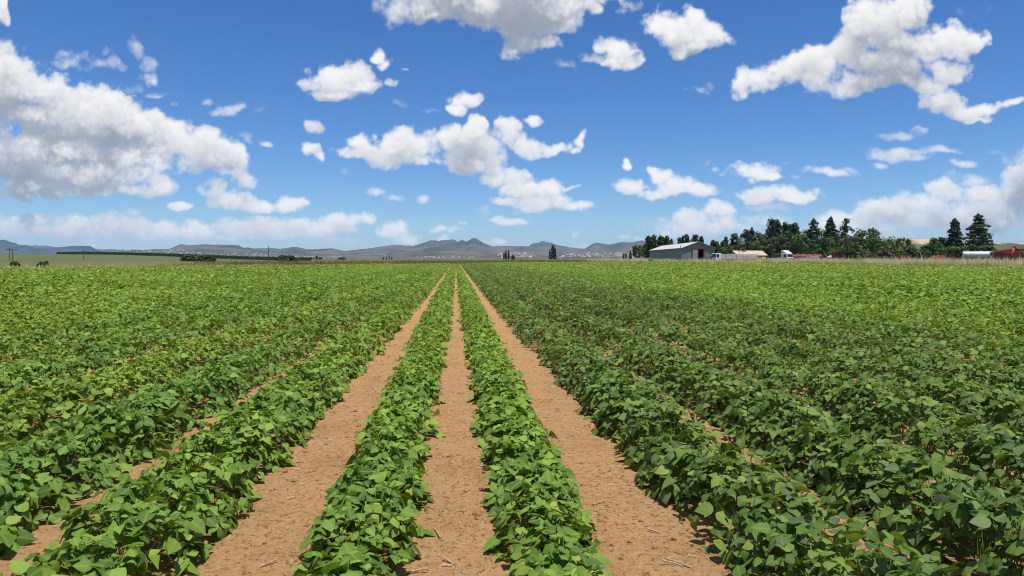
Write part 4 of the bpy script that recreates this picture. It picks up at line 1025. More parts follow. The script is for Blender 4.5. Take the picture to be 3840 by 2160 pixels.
tree('bush', 160, 112, 990, 30, 'low dark bush on the left pasture', group=BP, n=14)
PP = 'poplars on the plain'
for (px, d, top, w_, lab) in [(1890, 600, 946, 6.5, 'shortest of the three slim poplars left of the pole'), (1898, 600, 937.5, 8.5, 'tallest of the three slim poplars left of the pole'), (1908, 600, 938, 8.5, 'rightmost of the three slim poplars'), (1921, 620, 955, 6, 'low poplar in the little clump by the pole'), (1927, 620, 957, 7, 'second low poplar in the little clump by the pole'),
        (2062, 590, 936, 5.5, 'thin poplar on the left of the tall clump'), (2070, 590, 919, 14, 'tallest poplar of the tall clump'), (2077, 592, 920, 12, 'second tall poplar of the tall clump'), (2083, 590, 933, 7, 'short poplar on the right of the tall clump'),
        (1013, 800, 965, 4.5, 'far tiny poplar right behind the wooden pole'), (1024, 800, 962, 6.5, 'far small poplar between pole and round bush'), (1168, 800, 965, 5, 'far slim poplar left of the dark far clump'), (1175, 800, 966, 4.5, 'far slim poplar touching the dark far clump'), (1188, 800, 959, 15, 'wide dark far poplar clump'), (1199, 800, 965, 4.5, 'slim far poplar right of the wide clump'), (1204.5, 800, 964, 4.5, 'last slim far poplar right of the wide clump'),
        (1437, 900, 965, 6.5, 'far poplar left of the row\'s vanishing point'), (1449, 900, 966, 5, 'far low poplar of the four'), (1460, 900, 963, 4, 'far thin poplar of the four'), (1469, 900, 966, 4.5, 'last far poplar of the four')]:
    tree('poplar', px, d, top, w_, lab, group=PP, n=12)
print('trees', round(time.time()-T0, 1))
# ======================================================================
# the farmyard
# ======================================================================
P_WALL = paint('grey green sheeting', (.185, .228, .235), .55, .0, (.16, .17, .15), .3, .35)
P_ROOF = paint('weathered zinc roof', (.50, .515, .50), .5, .0, (.44, .37, .23), .75, .22)
P_RED = paint('red oxide paint', (.24, .045, .035), .6, 0, (.12, .05, .03), .5, 1.5)
P_RED2 = paint('faded red tanks', (.34, .070, .052), .55, 0, (.20, .07, .05), .5, 1.2)
P_WHITE = paint('white vehicle paint', (.68, .68, .67), .38, 0, (.45, .40, .34), .35, .9)
P_SLAT = paint('weathered white boards', (.62, .60, .56), .7, 0, (.30, .20, .13), .65, 2.0)
P_RUST = paint('rusty steel', (.155, .058, .026), .85, 0, (.07, .035, .022), .6, 1.5)
P_DKRUST = paint('dark rust', (.075, .030, .022), .85, 0, (.04, .025, .02), .5, 1.5)
P_ORANGE = paint('faded orange paint', (.52, .150, .050), .6, 0, (.30, .10, .05), .4, 1.5)
P_SILVER = paint('aluminium tank', (.52, .56, .60), .42, .35, (.45, .47, .48), .4, .8)
P_BLACK = paint('tyre rubber', (.022, .022, .022), .85, 0, (.10, .085, .06), .35, 4)
P_CHASSIS = paint('dark chassis', (.030, .022, .020), .7, 0, (.12, .05, .03), .5, 2)
P_GLASS, n, b = material('dark cab glass'); n.put(b.inputs['Base Color'], (.012, .016, .02)); b.inputs['Roughness'].default_value = .08
P_TAN = paint('tan fibre roof', (.44, .37, .27), .85, 0, (.28, .23, .16), .5, .9)
P_CREAM = paint('cream plaster', (.46, .41, .34), .9, 0, (.25, .20, .15), .4, .8)
P_GREEN = paint('green plastic', (.012, .16, .085), .45, 0, (.05, .10, .06), .2, 1)
P_YELLOW = paint('yellow machine paint', (.72, .44, .02), .5, 0, (.30, .20, .05), .3, 2)
P_BLUE = paint('blue drum paint', (.05, .13, .26), .5, 0, (.08, .07, .06), .4, 2)
P_POLE = paint('creosoted pole', (.085, .062, .048), .9, 0, (.05, .04, .03), .4, 3)
P_GALV = paint('galvanised steel', (.40, .41, .41), .5, .3, (.25, .22, .18), .4, 2)
P_FLOOR = paint('barn floor', (.12, .11, .10), .9)
def place(name, px, depth, turn, label, cat, group=None):
    p = gp(px, depth); p[2] = float(ground_z(np.array([p[0]]), np.array([p[1]]))[0])
    return empty(name, tuple(p), -YAW+turn, label, cat, group)

# ---- the barn -----------------------------------------------------------------
A = gp(2556, 225); Cn = gp(2435, 300); ax = (Cn-A); LEN = float(np.linalg.norm(ax)); ang = math.atan2(ax[1], ax[0])-math.pi/2
WID = 10.5; EV = 4.78; AP = 6.75
barn = empty('barn', (A[0], A[1], -.03), ang, 'long grey green metal barn with a pale roof and open red framed door', 'barn')
def top_at(x): return EV+(AP-EV)*(1-abs(x-WID/2)/(WID/2))
DX0, DX1, DZ = 3.25, 7.2, 4.42
def corrug(pts, z0f, z1f, pitch, amp):
    """a sheet wall along a line in plan; ribs run upright"""
    (x0, y0), (x1, y1) = pts; L_ = math.hypot(x1-x0, y1-y0); k = max(2, int(L_/pitch)*2); nx, ny = (y1-y0)/L_, -(x1-x0)/L_
    mb = MB(); vs = []; fs = []
    for i in range(k+1):
        t = i/k; o_ = amp*(1 if i % 2 else -1); s_ = t*L_
        for z in (z0f(s_), z1f(s_)): vs.append((x0+(x1-x0)*t+nx*o_, y0+(y1-y0)*t+ny*o_, z))
    for i in range(k): fs.append((2*i, 2*i+2, 2*i+3, 2*i+1))
    return mb.add(vs, fs)
z0 = lambda s: 0.0
corrug(((0, LEN), (0, 0)), z0, lambda s: EV, .6, .035).build('side_wall', P_WALL, barn)
corrug(((WID, 0), (WID, LEN)), z0, lambda s: EV, .6, .035).build('side_wall', P_WALL, barn)
corrug(((WID, LEN), (0, LEN)), z0, lambda s: top_at(s), .6, .03).build('end_wall', P_WALL, barn)
corrug(((0, 0), (DX0, 0)), z0, lambda s: top_at(s), .45, .03).build('gable_wall', P_WALL, barn)
corrug(((DX1, 0), (WID, 0)), z0, lambda s: top_at(s+DX1), .45, .03).build('gable_wall', P_WALL, barn)
corrug(((DX0, 0), (DX1, 0)), lambda s: DZ, lambda s: top_at(s+DX0), .45, .03).build('gable_wall', P_WALL, barn)
for sgn in (0, 1):
    for j in range(8):                                        # roof in sheets, each lapping a little over the next
        ya = -.45+(LEN+.7)*j/8; yb = -.45+(LEN+.7)*(j+1)/8-.03
        xe, xr = (-.42, WID/2) if sgn == 0 else (WID+.42, WID/2)
        ze = EV-.42*(AP-EV)/(WID/2)+.08; zr = AP+.08; lift = .02*(j % 2)
        mb = MB(); k = 12; vs = []
        for q in range(k+1):
            y = ya+(yb-ya)*q/k; h_ = .025*(q % 2)+lift
            vs += [(xe, y, ze+h_), (xr, y, zr+h_), (xe, y, ze+h_-.06), (xr, y, zr+h_-.06)]
        fs = []
        for q in range(k): b0 = q*4; fs += [(b0, b0+4, b0+5, b0+1), (b0+2, b0+3, b0+7, b0+6), (b0, b0+2, b0+6, b0+4)]
        fs += [(0, 1, 3, 2), (k*4, k*4+2, k*4+3, k*4+1)]
        mb.add(vs, fs).build('roof_sheet', P_ROOF, barn)
mb = MB(); mb.box((WID/2, LEN/2, AP+.13), (.5, LEN+.7, .06)); mb.build('ridge_cap', P_ROOF, barn)
door = MB()
for i in range(18): door.box(((DX0+5.15)/2+.1, -.10+.012*(i % 2), .12+i*.238), (5.15-DX0-.2, .05, .225))
dl = door.build('door', P_GALV, barn)
mb = MB(); mb.box((DX0, -.12, DZ/2), (.14, .12, DZ)); mb.box((5.15, -.13, DZ/2), (.12, .12, DZ)); mb.box(((DX0+5.15)/2, -.14, .06), (1.8, .08, .12)); mb.build('door_frame', P_RED, barn)
mb = MB(); mb.box((DX1-.16, -.10, DZ/2), (.34, .16, DZ)); mb.box(((DX0+DX1)/2, -.11, DZ+.08), (DX1-DX0+.3, .14, .16)); mb.build('door_jamb', P_RED, barn)
MB().box((WID/2, LEN/2, .03), (WID-.3, LEN-.4, .06)).build('floor_slab', P_FLOOR, barn)
MB().tube((-.25, .4, EV+.1), (-.25, .4, EV+.75), .14, seg=8).build('vent_pipe', P_CHASSIS, barn)
mb = MB(); mb.tube((-.45, -.3, EV-.05), (-.45, LEN, EV-.05), .07, seg=6); mb.build('gutter', P_GALV, barn)

def wheel(parent, x, y, r, w_=.28, hub=True):
    o = MB().lathe((x, y-w_/2, r), (0, 1, 0), [(0, r*.72), (.03, r*.97), (w_*.3, r), (w_*.7, r), (w_-.03, r*.97), (w_, r*.72)], 20).build('wheel', P_BLACK, parent, True)
    if hub: MB().lathe((x, y-w_/2-.015, r), (0, 1, 0), [(0, .10), (.012, r*.5), (.03, r*.55), (w_*.5, r*.5)], 14).build('rim', P_GALV, o, True)
    return o
# ---- truck with the slatted trailer ----------------------------------------------
t = place('truck', 2676, 208, R(14), 'white truck with a long slatted trailer parked beside the barn', 'truck')
mb = MB().prism([(0, .75), (0, 1.6), (.14, 2.95), (1.85, 3.0), (1.85, .75)], -1.2, 1.2); mb.build('cab', P_WHITE, t, bevel=.08)
MB().prism([(.45, 1.75), (.22, 2.65), (1.05, 2.7), (1.05, 1.75)], -1.225, -1.20).build('side_window', P_GLASS, t)
MB().prism([(.03, 1.72), (.135, 2.72), (.10, 2.72), (-.02, 1.72)], -1.05, 1.05).build('windscreen', P_GLASS, t)
mb = MB().box((-.1, -1.36, 2.1), (.1, .2, .5)); mb.box((-.02, -1.28, 2.4), (.16, .06, .04)); mb.build('mirror', P_BLACK, t)
MB().box((.05, 0, .62), (.35, 2.35, .34)).build('bumper', P_CHASSIS, t, bevel=.04)
mb = MB().box((7.3, .45, .95), (13.2, .14, .28)); mb.box((7.3, -.45, .95), (13.2, .14, .28)); mb.box((7.4, 0, 1.18), (12.4, 2.4, .12)); mb.build('chassis', P_RUST, t)
for s in (-1, 1):
    for j in range(5): MB().box((8.0, s*1.22, 1.38+j*.30), (12.0, .05, .20+.01*(j % 2))).build('slat', P_SLAT, t)
    for j in range(11): MB().box((2.05+j*1.19, s*1.27, 2.0), (.09, .06, 1.65)).build('post', P_RUST if j % 3 == 1 else P_SLAT, t)
mb = MB()
for j in range(5): mb.box((14.02, 0, 1.38+j*.30), (.05, 2.4, .20))
mb.build('tailgate', P_SLAT, t)
for x in (.75, 3.4, 4.7, 11.0, 12.3): wheel(t, x, -1.05, .5); wheel(t, x, 1.05, .5)
# ---- low house --------------------------------------------------------------------
h = place('farmhouse', 2769, 228, R(10), 'low cream house with a tan roof behind the slatted trailer', 'house')
HW, HL = 6.4, 9.6
mb = MB().box((HL/2, HW/2, 1.3), (HL, HW, 2.6)); mb.build('wall', P_CREAM, h)
MB().add([(HL-.05, 0, 2.6), (HL-.05, HW, 2.6), (HL-.05, HW/2, 3.95), (.05, 0, 2.6), (.05, HW, 2.6), (.05, HW/2, 3.95)], [(0, 1, 2), (5, 4, 3)]).build('gable', P_CREAM, h)
for sgn in (0, 1):
    o_ = .5; ys_ = (-o_, HW/2) if sgn == 0 else (HW+o_, HW/2); zz_ = (2.6-o_*1.35/(HW/2)+.03, 3.98)
    mb = MB(); vs = []; k = 24
    for q in range(k+1):
        x = -.5+(HL+1.0)*q/k; u_ = .03*(q % 2); vs += [(x, ys_[0], zz_[0]+u_), (x, ys_[1], zz_[1]+u_)]
    mb.add(vs, [(2*q, 2*q+2, 2*q+3, 2*q+1) for q in range(k)]).build('roof', P_TAN, h)
MB().box((HL*.36, HW*.42, 4.02), (1.1, .8, .25)).build('roof_patch', P_GREEN, h)
MB().box((HL+.01, HW/2, 1.15), (.06, 2.6, 2.1)).build('doorway', P_CHASSIS, h)
MB().box((HL+.03, HW/2, 3.2), (.04, .5, .45)).build('vent', P_CHASSIS, h)
for x in (2.0, 6.2):
    f = MB().box((x, -.02, 1.55), (1.3, .06, 1.1)).build('window', P_GLASS, h); MB().box((x, -.05, .96), (1.5, .12, .08)).build('sill', P_CREAM, f)
# ---- windmill -----------------------------------------------------------------------
wm = place('windmill', 2777, 222, 0, 'old farm windmill with a tail vane in front of the pines', 'windmill')
HB = hz(903, 222)
mb = MB()
for sx, sy in ((-1, -1), (1, -1), (1, 1), (-1, 1)): mb.tube((sx*.95, sy*.95, 0), (sx*.10, sy*.10, HB-.3), .045, .035, 6)
for lv in (.15, .35, .55, .75):
    q = .95+(.10-.95)*lv; z = (HB-.3)*lv
    for a_, b_ in (((-1, -1), (1, -1)), ((1, -1), (1, 1)), ((1, 1), (-1, 1)), ((-1, 1), (-1, -1))): mb.tube((a_[0]*q, a_[1]*q, z), (b_[0]*q, b_[1]*q, z), .022, seg=4)
mb.build('tower', P_RUST, wm)
hubp = Vector((0, -.35, HB))
MB().lathe((0, .25, HB), (0, -1, 0), [(0, .12), (.1, .2), (.5, .2), (.62, .1)], 10).build('gearbox', P_GALV, wm, True)
for i in range(18):
    a = 2*math.pi*i/18; u1 = Vector((math.cos(a), 0, math.sin(a))); u2 = Vector((-math.sin(a), .5, math.cos(a)))*.5
    p0, p1 = hubp+u1*.38, hubp+u1*1.18; w0, w1 = .10, .22
    MB().add([p0-u2*w0, p0+u2*w0, p1+u2*w1, p1-u2*w1, p0-u2*w0+Vector((0, .015, 0)), p0+u2*w0+Vector((0, .015, 0)), p1+u2*w1+Vector((0, .015, 0)), p1-u2*w1+Vector((0, .015, 0))], [(0, 1, 2, 3), (7, 6, 5, 4), (0, 4, 5, 1), (1, 5, 6, 2), (2, 6, 7, 3), (3, 7, 4, 0)]).build('blade', P_GALV, wm)
mb = MB()
for rr in (.42, .95):
    for i in range(24):
        a, b_ = 2*math.pi*i/24, 2*math.pi*(i+1)/24; mb.tube(hubp+Vector((math.cos(a)*rr, .03, math.sin(a)*rr)), hubp+Vector((math.cos(b_)*rr, .03, math.sin(b_)*rr)), .018, seg=4, caps=False)
mb.build('wheel_ring', P_GALV, wm)
mb = MB().tube((0, .2, HB), (-1.5, .45, HB+.02), .035, seg=5); mb.build('tail_boom', P_GALV, wm)
MB().add([(-1.3, .42, HB+.28), (-2.0, .5, HB+.42), (-2.0, .5, HB-.40), (-1.3, .42, HB-.24), (-1.3, .44, HB+.28), (-2.0, .52, HB+.42), (-2.0, .52, HB-.40), (-1.3, .44, HB-.24)], [(0, 1, 2, 3), (7, 6, 5, 4), (0, 4, 5, 1), (1, 5, 6, 2), (2, 6, 7, 3), (3, 7, 4, 0)]).build('tail_vane', P_GALV, wm)
# ---- white tractor unit and the red tanks on their trailer --------------------------
t = place('truck', 2952, 198, R(-62), 'white tractor unit with a roof fairing beside the red tanks', 'truck')
mb = MB().prism([(-1.25, .75), (-1.25, 2.75), (.85, 2.75), (1.05, 1.85), (1.15, 1.7), (1.15, .75)], -1.22, 1.22); mb.build('cab', P_WHITE, t, bevel=.08)
mb = MB().prism([(-1.2, 2.74), (-1.15, 3.72), (-.7, 3.75), (.72, 2.95), (.8, 2.74)], -1.12, 1.12); mb.build('roof_fairing', P_WHITE, t, bevel=.10)
MB().prism([(.86, 2.62), (1.06, 1.83), (1.11, 1.83), (.92, 2.62)], -1.08, 1.08).build('windscreen', P_GLASS, t)
for s in (-1, 1):
    MB().prism([(-.1, 1.75), (-.1, 2.5), (.6, 2.5), (.82, 1.75)], s*1.235-.012, s*1.235+.012).build('side_window', P_GLASS, t)
    mb = MB().box((1.02, s*1.42, 2.2), (.12, .22, .55)); mb.build('mirror', P_WHITE, t)
    MB().box((1.17, s*.85, .98), (.05, .42, .2)).build('headlight', P_GALV, t)
MB().box((1.16, 0, 1.32), (.04, 1.7, .4)).build('grille', P_CHASSIS, t)
MB().box((1.12, 0, .62), (.3, 2.4, .4)).build('bumper', P_WHITE, t, bevel=.05)
MB().box((-2.0, 0, .85), (5.2, .9, .25)).build('chassis', P_CHASSIS, t)
for x in (.35, -2.6, -3.9): wheel(t, x, -1.05, .5); wheel(t, x, 1.05, .5)
tr = place('flat_trailer', 3022, 203, R(-9), 'low rusty flat trailer under the row of red tanks', 'trailer')
mb = MB().box((0, 0, 1.22), (8.6, 2.2, .22)); mb.box((0, .5, 1.0), (8.2, .14, .25)); mb.box((0, -.5, 1.0), (8.2, .14, .25)); mb.build('deck', P_RUST, tr)
for x in (-2.4, 2.2, 3.3): wheel(tr, x, -.95, .48); wheel(tr, x, .95, .48)
words = ['leftmost', 'second', 'third', 'fourth', 'rightmost']
for i in range(5):
    loc = tr.matrix_world if False else None
    c, s_ = math.cos(-YAW+R(-9)), math.sin(-YAW+R(-9)); lx = -3.35+i*1.68
    tk = empty('tank', (tr.location[0]+c*lx, tr.location[1]+s_*lx, 1.30), -YAW+R(-9)+R(-38), f'{words[i]} of the five dull red tanks lying on the flat trailer', 'tank', 'red tanks on the flat trailer')
    MB().lathe((-.95, 0, .62), (1, 0, 0), [(0, .35), (.06, .56), (.14, .61), (.16, .63), (.20, .63), (.22, .61), (1.68, .61), (1.70, .63), (1.74, .63), (1.76, .61), (1.84, .56), (1.9, .35)], 22).build('shell', P_RED2, tk, True)
    mb = MB()
    for x in (-.55, .55): mb.prism([(-.5, 0), (.5, 0), (.5, .25), (.28, .1), (-.28, .1), (-.5, .25)], x-.05, x+.05)
    mb.v = [(y, x, z) for x, y, z in mb.v]; mb.build('cradle', P_RUST, tk)
    MB().lathe((0, 0, 1.22), (0, 0, 1), [(0, .16), (.08, .16), (.09, .19), (.12, .19)], 12).build('hatch', P_RED, tk, True)
# ---- white cage trailer -----------------------------------------------------------
t = place('cage_trailer', 3044, 176, R(24), 'small white barred livestock cage on wheels', 'trailer')
MB().box((0, 0, .62), (3.1, 1.6, .12)).build('deck', P_WHITE, t)
for s in (-1, 1):
    for j in range(5): MB().box((0, s*.8, .82+j*.27), (3.1, .04, .09)).build('rail', P_WHITE, t)
    for x in (-1.53, -.5, .5, 1.53): MB().box((x, s*.84, 1.28), (.08, .05, 1.35)).build('post', P_WHITE, t)
    for j in range(5): MB().box((s*1.55, 0, .83+j*.27), (.04, 1.6, .09)).build('rail', P_WHITE, t)
wheel(t, .1, -.95, .36, .2); wheel(t, .1, .95, .36, .2)
mb = MB().tube((1.55, -.5, .6), (2.7, 0, .55), .05, seg=6); mb.tube((1.55, .5, .6), (2.7, 0, .55), .05, seg=6); mb.build('drawbar', P_WHITE, t)
# ---- rusty box and shed ------------------------------------------------------------
t = place('steel_box', 3135, 165, R(42), 'tall open rusty steel box standing in the grass', 'container')
for nm, c, d in (('side_panel', (-.74, 0, 1.45), (.05, 1.55, 2.8)), ('side_panel', (.74, 0, 1.45), (.05, 1.55, 2.8)), ('back_panel', (0, .76, 1.45), (1.43, .05, 2.8)), ('top_panel', (0, 0, 2.88), (1.54, 1.6, .05)), ('base_panel', (0, 0, .06), (1.54, 1.6, .08))): MB().box(c, d).build(nm, P_RUST, t)
mb = MB(); mb.box((-.78, -.78, 1.45), (.08, .08, 2.9)); mb.box((.78, -.78, 1.45), (.08, .08, 2.9)); mb.box((0, -.78, 2.93), (1.6, .08, .08)); mb.build('front_frame', P_DKRUST, t)
s_ = place('shed', 3138, 190, R(0), 'low shed with a pale pitched roof behind the rusty box', 'shed')
for sgn in (-1, 1):
    MB().add([(sgn*2.15, -1.6, 1.75), (0, -1.6, 2.75), (0, 1.6, 2.75), (sgn*2.15, 1.6, 1.75), (sgn*2.15, -1.6, 1.70), (0, -1.6, 2.70), (0, 1.6, 2.70), (sgn*2.15, 1.6, 1.70)], [(0, 1, 2, 3), (7, 6, 5, 4), (0, 4, 5, 1), (3, 2, 6, 7), (0, 3, 7, 4)]).build('roof', P_ROOF, s_)
for x in (-1.8, 1.8):
    for y in (-1.4, 1.4): MB().box((x, y, .88), (.12, .12, 1.7)).build('post', P_POLE, s_)
MB().box((0, 1.42, .85), (3.4, .06, 1.65)).build('back_wall', P_DKRUST, s_)
t = place('rusty_drum_stand', 3196, 178, R(15), 'rust brown drum on a stand among the shrubs', 'drum')
MB().lathe((0, 0, 1.25), (0, 0, 1), [(0, .42), (.04, .46), (.4, .45), (.44, .47), (.8, .45), (.9, .42)], 16).build('drum', P_RUST, t, True)
mb = MB()
for x in (-.4, .4):
    for y in (-.4, .4): mb.box((x, y, .62), (.07, .07, 1.26))
mb.box((0, 0, 1.2), (.95, .95, .06)); mb.build('stand', P_DKRUST, t)
# ---- red trailer, rails, hopper, ladder frames ----------------------------------------
t = place('red_trailer', 3392, 152, R(-12), 'dark red box trailer in front of the bushes', 'trailer')
for nm, c, d in (('side', (0, -.95, 1.55), (2.3, .05, 1.05)), ('side', (0, .95, 1.55), (2.3, .05, 1.05)), ('end', (-1.13, 0, 1.55), (.05, 1.85, 1.0)), ('end', (1.13, 0, 1.62), (.05, 1.85, 1.2)), ('deck', (0, 0, 1.0), (2.3, 1.85, .08))): MB().box(c, d).build(nm, P_RED, t)
for x in (-1.0, -.35, .35, 1.0): MB().box((x, -.99, 1.5), (.07, .05, 1.1)).build('stake', P_RED, t)
wheel(t, -.5, -.85, .42, .22); wheel(t, -.5, .85, .42, .22); wheel(t, .6, -.85, .42, .22); wheel(t, .6, .85, .42, .22)
MB().tube((-1.15, 0, .9), (-2.3, 0, .55), .06, seg=6).build('drawbar', P_RED, t)
t = place('rail_rack', 3425, 151, R(-6), 'rusty rail rack joined behind the red trailer', 'rack')
for j in range(4): MB().box((0, 0, .95+j*.27), (1.45, .05, .07)).build('rail', P_RUST, t)
for x in (-.7, .7): MB().box((x, .05, .9), (.08, .08, 1.75)).build('post', P_RUST, t)
t = place('flat_implement', 3467, 150, R(0), 'low orange beam implement lying before the maize', 'implement')
MB().box((0, 0, 1.12), (3.6, .14, .12)).build('beam', P_ORANGE, t)
for x in (-1.6, 0, 1.6):
    MB().box((x, 0, .55), (.10, .10, 1.05)).build('leg', P_RUST, t); MB().box((x, -.25, .08), (.12, .6, .06)).build('foot', P_RUST, t)
t = place('hopper', 3518, 146, R(-14), 'faded orange sloping hopper beside the ladder frames', 'hopper')
mb = MB().prism([(-1.35, .75), (-.75, 2.02), (1.2, 2.10), (1.2, .75)], -.75, .75); mb.build('body', P_ORANGE, t)
for k in range(4):
    q = .2+.2*k; MB().box((-1.35+.6*q*1.0-.02, 0, .75+1.27*q), (.08, 1.3, .06), ry=-.44).build('rib', P_ORANGE, t)
for sgn in (-1, 1): MB().box((-1.07, sgn*.72, 1.4), (.07, .08, 1.4), ry=.44).build('edge', P_ORANGE, t)
for x in (-1.0, 1.0):
    for y in (-.6, .6): MB().box((x, y, .36), (.09, .09, .78)).build('leg', P_RUST, t)
t = place('ladder_frame', 3559, 144, R(6), 'pair of tall dark rusty ladder ramps joined by a crossbar', 'frame')
HL_ = hz(930, 144)
for cx in (-.78, .78):
    for s in (-1, 1): MB().box((cx+s*.27, 0, HL_/2), (.09, .12, HL_)).build('upright', P_DKRUST, t)
    for j in range(11): MB().box((cx, 0, .4+j*.29), (.46, .10, .06)).build('rung', P_RUST, t)
MB().box((0, 0, 1.45), (1.1, .10, .10)).build('crossbar', P_GALV, t)
for s in (-1, 1): MB().box((s*1.02, .5, HL_*.32), (.07, 1.2, .07), rx=-.9).build('brace', P_DKRUST, t)
# ---- silver tank ------------------------------------------------------------------
t = place('tank_trailer', 3678, 152, R(-24), 'long silver cylindrical tank on a low frame left of the grain cart', 'tank')
RT = .72; ZT = hz(954.5, 152)
prof = [(0, .05), (.02, RT*.55), (.10, RT*.86), (.2, RT*.97), (.32, RT), (6.6, RT), (6.72, RT*.97), (6.8, RT*.86), (6.9, RT*.5), (6.92, .05)]
MB().lathe((-3.46, 0, ZT), (1, 0, 0), prof, 28).build('shell', P_SILVER, t, True)
for x in (-3.1, -1.2, .8, 2.8): MB().lathe((x, 0, ZT), (1, 0, 0), [(0, RT+.004), (.002, RT+.016), (.06, RT+.016), (.062, RT+.004)], 28).build('band', P_SILVER, t, True)
MB().box((0, 0, ZT+RT+.03), (6.2, .34, .05)).build('walkway', P_CHASSIS, t)
for x in (-2.4, 0, 2.2): MB().lathe((x, 0, ZT+RT), (0, 0, 1), [(0, .22), (.12, .22), (.13, .26), (.17, .26)], 12).build('hatch', P_SILVER, t, True)
mb = MB().tube((-3.5, -.25, ZT+.12), (-3.5, .25, ZT+.12), .03, seg=6); mb.tube((-3.5, 0, ZT+.1), (-3.5, 0, ZT-.35), .03, seg=6); mb.build('valve_handle', P_CHASSIS, t)
mb = MB().box((0, .45, ZT-RT-.08), (6.4, .12, .22)); mb.box((0, -.45, ZT-RT-.08), (6.4, .12, .22))
for x in (-2.6, -.9, .9, 2.6): mb.box((x, 0, ZT-RT+.02), (.16, 1.1, .14)); mb.box((x, .45, (ZT-RT)/2-.1), (.14, .14, ZT-RT-.1)); mb.box((x, -.45, (ZT-RT)/2-.1), (.14, .14, ZT-RT-.1))
mb.build('frame', P_RUST, t)
# ---- red grain cart -----------------------------------------------------------------
t = place('grain_cart', 3772, 122, R(16), 'dark red grain cart with a tall unloading auger at the right edge', 'cart')
P_CART = paint('dark red cart paint', (.20, .020, .022), .55, 0, (.10, .03, .02), .4, 1.2)
def hull(lo, hi):
    """an open hopper: lo and hi are (x0, x1, y0, y1, z)"""
    a, b_ = lo, hi; vs = []
    for (x0, x1, y0, y1, z) in (a, b_): vs += [(x0, y0, z), (x1, y0, z), (x1, y1, z), (x0, y1, z)]
    ins = .04; n0 = len(vs)
    for (x0, x1, y0, y1, z), e in ((a, .06), (b_, 0)): vs += [(x0+ins, y0+ins, z+e), (x1-ins, y0+ins, z+e), (x1-ins, y1-ins, z+e), (x0+ins, y1-ins, z+e)]
    fs = [(3, 2, 1, 0), (8, 9, 10, 11)]
    for i in range(4):
        j = (i+1) % 4; fs += [(i, j, 4+j, 4+i), (8+j, 8+i, 12+i, 12+j), (4+i, 4+j, 12+j, 12+i)]
    return MB().add(vs, fs)
hull((-2.1, 1.0, -1.0, .8, .70), (-2.15, 2.2, -1.3, 1.3, 2.45)).build('hopper', P_CART, t)
mb = MB()
vs = [(-2.15, -1.3, 2.46), (2.2, -1.3, 2.46), (2.2, 1.3, 2.46), (-2.15, 1.3, 2.46), (-2.3, -1.38, 2.55), (2.5, -1.38, 3.12), (2.5, 1.38, 3.12), (-2.3, 1.38, 2.55)]
mb.add(vs, [(0, 1, 5, 4), (1, 2, 6, 5), (2, 3, 7, 6), (3, 0, 4, 7)]); mb.build('hopper_extension', P_CART, t)
for x in (-1.4, -.4, .6, 1.6): MB().box((x, -1.12, 1.75), (.08, .10, 1.35), rx=-.32).build('rib', P_CART, t)
MB().box((.1, -1.42, 2.5), (4.5, .07, .12), ry=-.06).build('rim', P_RED2, t)
mb = MB().tube((-.9, -1.25, .95), (.25, -1.30, 3.35), .20, .20, 12); mb.build('auger_tube', P_CART, t, True)
mb = MB().tube((.15, -1.30, 3.30), (1.45, -1.25, 2.85), .17, .15, 12); mb.lathe((.25, -1.30, 3.15), (0, 0, 1), [(0, .2), (.2, .24), (.42, .22), (.5, .12)], 12); mb.build('auger_spout', P_CART, t, True)
MB().box((0, 0, .78), (4.4, .5, .24)).build('chassis', P_CHASSIS, t)
MB().box((-2.9, 0, .68), (1.8, .2, .2), ry=.08).build('drawbar', P_CART, t)
for s in (-1, 1): wheel(t, 1.25, s*1.35, .82, .5)
wheel(t, 2.45, 1.1, .62, .4)
# ---- small things about the yard ---------------------------------------------------------
t = place('water_tank', 2441, 205, 0, 'round green plastic water tank at the barn\'s far corner', 'tank')
MB().lathe((0, 0, .02), (0, 0, 1), [(0, .70), (.5, .72), (.52, .74), (.58, .74), (.6, .72), (1.1, .72), (1.12, .74), (1.18, .74), (1.2, .70), (1.34, .45), (1.40, .22), (1.46, .22)], 24).build('shell', P_GREEN, t, True)
MB().lathe((0, 0, 1.46), (0, 0, 1), [(0, .24), (.05, .24), (.07, .12)], 14).build('lid', P_GREEN, t, True)
t = place('yellow_machine', 2863, 196, R(10), 'small yellow hooded machine by the trailer\'s tail', 'machine')
mb = MB().prism([(-.55, .55), (-.55, 1.45), (-.3, 1.75), (.5, 1.75), (.6, 1.5), (.6, .55)], -.5, .5); mb.build('hood', P_YELLOW, t, bevel=.06)
MB().box((-.56, 0, 1.0), (.05, .75, .65)).build('grille', P_CHASSIS, t)
wheel(t, -.35, -.55, .36, .2); wheel(t, .4, -.55, .36, .2); wheel(t, -.35, .55, .36, .2); wheel(t, .4, .55, .36, .2)
t = place('drill_hopper', 2848, 198, 0, 'little orange cone shaped spreader next to the yellow machine', 'spreader')
MB().lathe((0, 0, .6), (0, 0, 1), [(0, .12), (.1, .16), (.8, .44), (.86, .44)], 14).build('cone', P_ORANGE, t, True)
mb = MB()
for a in (0, 2.1, 4.2): mb.tube((math.cos(a)*.38, math.sin(a)*.38, 0), (math.cos(a)*.16, math.sin(a)*.16, .8), .03, seg=5)
mb.build('legs_frame', P_RUST, t)
t = place('low_loader', 2896, 202, R(4), 'low dark red flat wagon left of the white tractor unit', 'wagon')
MB().box((0, 0, 1.15), (4.6, 1.8, .14)).build('deck', P_RED, t)
mb = MB().box((0, -.9, 1.42), (4.5, .05, .12)); mb.box((0, .9, 1.42), (4.5, .05, .12)); mb.build('side_rail', P_SLAT, t)
for x in (-2.1, -.7, .7, 2.1): MB().box((x, -.92, 1.3), (.06, .06, .4)).build('post', P_RUST, t)
